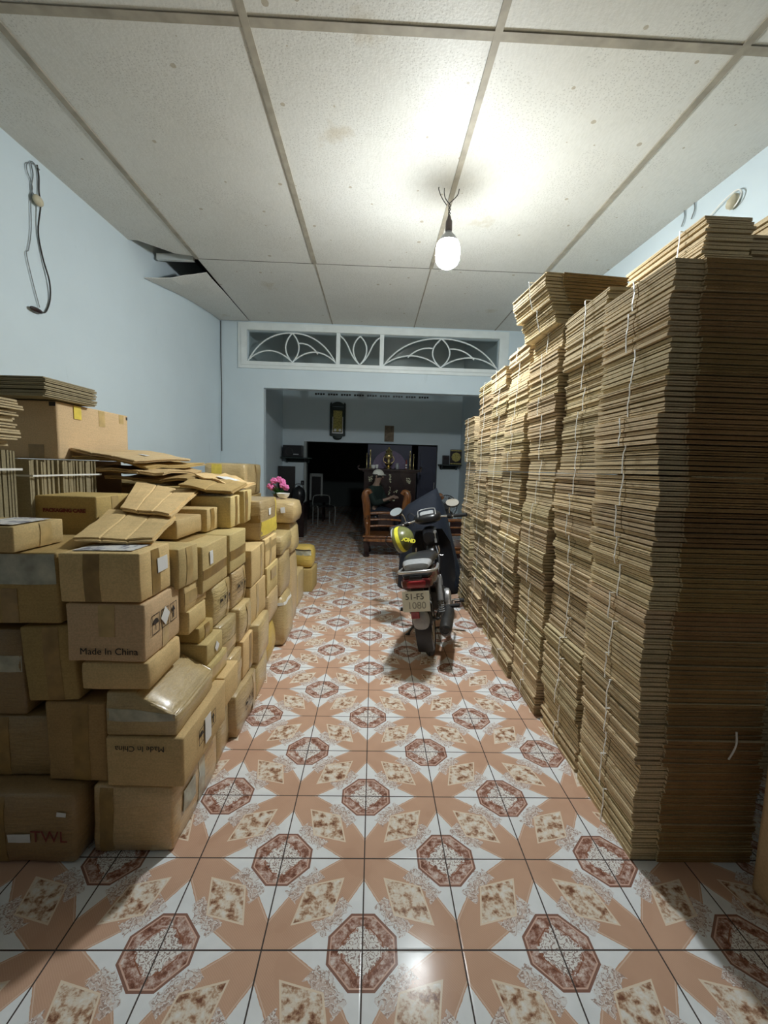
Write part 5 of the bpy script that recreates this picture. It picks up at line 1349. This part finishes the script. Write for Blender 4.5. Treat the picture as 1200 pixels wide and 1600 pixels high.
# ------------------------------------------------------------------ the person behind the armchair
def skin_chain(name, joints, edges, radii, m, parent, lvl=2, root=0):
    me = bpy.data.meshes.new(name); me.from_pydata([tuple(j) for j in joints], edges, [])
    o = link(name, me, m, parent)
    sk = o.modifiers.new('skin', 'SKIN'); sk.use_smooth_shade = True
    for i, r in enumerate(radii):
        me.skin_vertices[0].data[i].radius = (r, r) if not isinstance(r, tuple) else r
        me.skin_vertices[0].data[i].use_root = (i == root)
    ss = o.modifiers.new('sub', 'SUBSURF'); ss.levels = lvl; ss.render_levels = lvl
    dg = bpy.context.evaluated_depsgraph_get(); dg.update()
    me2 = bpy.data.meshes.new_from_object(o.evaluated_get(dg)); o.modifiers.clear(); o.data = me2
    if not me2.materials: me2.materials.append(m)
    me2.shade_smooth(); return o
def person():
    # local: faces -Y, then turned so that the person looks to the right of the picture
    SX, SY = .05, 7.95
    t = empty('person', (SX, SY, 0), (0, 0, R(62)))
    S = .60
    J = {'pelvis': (0, .05, S+.08), 'sp1': (0, .05, S+.22), 'chest': (0, .02, S+.40), 'neck': (0, -.01, S+.54), 'headb': (0, -.03, S+.60), 'headc': (0, -.05, S+.68), 'headt': (0, -.045, S+.755)}
    names = list(J); P = [Vector(J[k]) for k in names]; E_ = [(i, i+1) for i in range(6)]
    Rr = [.08, .09, .115, .05, .055, .082, .055]
    def add(p, r, prev):
        P.append(Vector(p)); Rr.append(r); E_.append((prev, len(P)-1)); return len(P)-1
    for s in (-1, 1):
        a = add((s*.16, .01, S+.46), .055, 2); b_ = add((s*.21, -.03, S+.32), .045, a); c = add((s*.20, -.10, S+.20), .040, b_); d = add((s*.13, -.25, S+.26), .032, c); e = add((s*.07, -.33, S+.30), .026, d); f = add((s*.055, -.36, S+.315), (.036), e)
        for q in range(4):
            g_ = add((s*(.085-.02*q), -.40, S+.325), .0095, f); h_ = add((s*(.080-.02*q), -.425, S+.31), .0085, g_); add((s*(.075-.02*q), -.43, S+.29), .0075, h_)
        g_ = add((s*.018, -.36, S+.34), .0105, f); add((s*.012, -.39, S+.352), .009, g_)
        a = add((s*.10, -.05, S+.04), .075, 0); b_ = add((s*.13, -.40, S-.0), .062, a); c = add((s*.13, -.43, S-.25), .050, b_); d = add((s*.13, -.42, .09), .036, c); add((s*.13, -.52, .04), .034, d)
    skin_chain('body', P, E_, Rr, M['skin'], t)
    # face features
    MB().ell((0, -.137, S+.675), .011, .016, .020, 10, 8).build('nose', M['skin'], t, True)
    for s in (-1, 1):
        MB().ell((s*.03, -.122, S+.695), .011, .006, .007, 10, 6).build('eye', M['ceramic'], t, True); MB().ell((s*.03, -.128, S+.695), .005, .003, .005, 8, 6).build('pupil', M['black'], t, True)
        MB().ell((s*.082, -.045, S+.68), .010, .018, .028, 10, 8).build('ear', M['skin'], t, True)
    MB().ell((0, -.124, S+.638), .022, .008, .006, 10, 6).build('mouth', M['ink_red'], t, True)
    MB().ell((0, -.03, S+.700), .089, .092, .075, 20, 10, -40, 90).build('hair', M['hair'], t, True)
    # jacket and trousers following the body
    cj = [Vector(p) for p in ((0, .05, S+.0), (0, .05, S+.2), (0, .02, S+.40), (0, 0, S+.505))]; ce_ = [(0, 1), (1, 2), (2, 3)]; cr = [.155, .145, .15, .075]
    for s in (-1, 1):
        i = len(cj); cj += [Vector((s*.165, .01, S+.455)), Vector((s*.215, -.03, S+.32)), Vector((s*.205, -.10, S+.19)), Vector((s*.135, -.24, S+.255))]; ce_ += [(2, i), (i, i+1), (i+1, i+2), (i+2, i+3)]; cr += [.076, .066, .074, .054]
    skin_chain('jacket', cj, ce_, cr, M['green_cloth'], t)
    cj = [Vector((0, .05, S+.06)), Vector((0, .03, S+.03))]; ce_ = [(0, 1)]; cr = [.165, .15]
    for s in (-1, 1):
        i = len(cj); cj += [Vector((s*.10, -.05, S+.035)), Vector((s*.13, -.40, S)), Vector((s*.13, -.43, S-.25)), Vector((s*.13, -.42, .12))]; ce_ += [(1, i), (i, i+1), (i+1, i+2), (i+2, i+3)]; cr += [.10, .078, .066, .052]
    skin_chain('trousers', cj, ce_, cr, M['navy'], t)
    cap = MB().ell((0, -.04, S+.722), .100, .108, .095, 24, 10, 0, 90).build('cap', M['white_cloth'], t, True)
    vs = []; 
    for l in (0, .006):
        for q in range(11):
            a = R(200+q*14); vs += [(.098*math.cos(a), -.04+.106*math.sin(a), S+.728-l), (.098*math.cos(a)*1.0, -.04+.106*math.sin(a)*(1.0+.55*abs(math.sin(a))**2), S+.712-l)]
    fs = []
    for q in range(10): a = q*2; fs += [(a, a+1, a+3, a+2), (22+a+2, 22+a+3, 22+a+1, 22+a)]
    MB().add(vs, fs).build('cap_brim', M['white_cloth'], cap)
    tag(t, 'person in a white cap and dark green jacket seated behind the carved armchair', 'person')
    st = empty('stool', (SX, SY, 0)); MB().lathe([(0, .50), (.16, .50), (.17, .52), (.16, .545), (0, .545)], (0, 0, 0), 24).build('stool_seat', M['dark_wood'], st, True)
    for k in range(4):
        a = R(45+90*k); MB().tube([(.11*math.cos(a), .11*math.sin(a), .505), (.15*math.cos(a), .15*math.sin(a), 0)], .016, 8).build('leg', M['dark_wood'], st, True)
    tag(st, 'dark stool under the seated person', 'stool')
person()
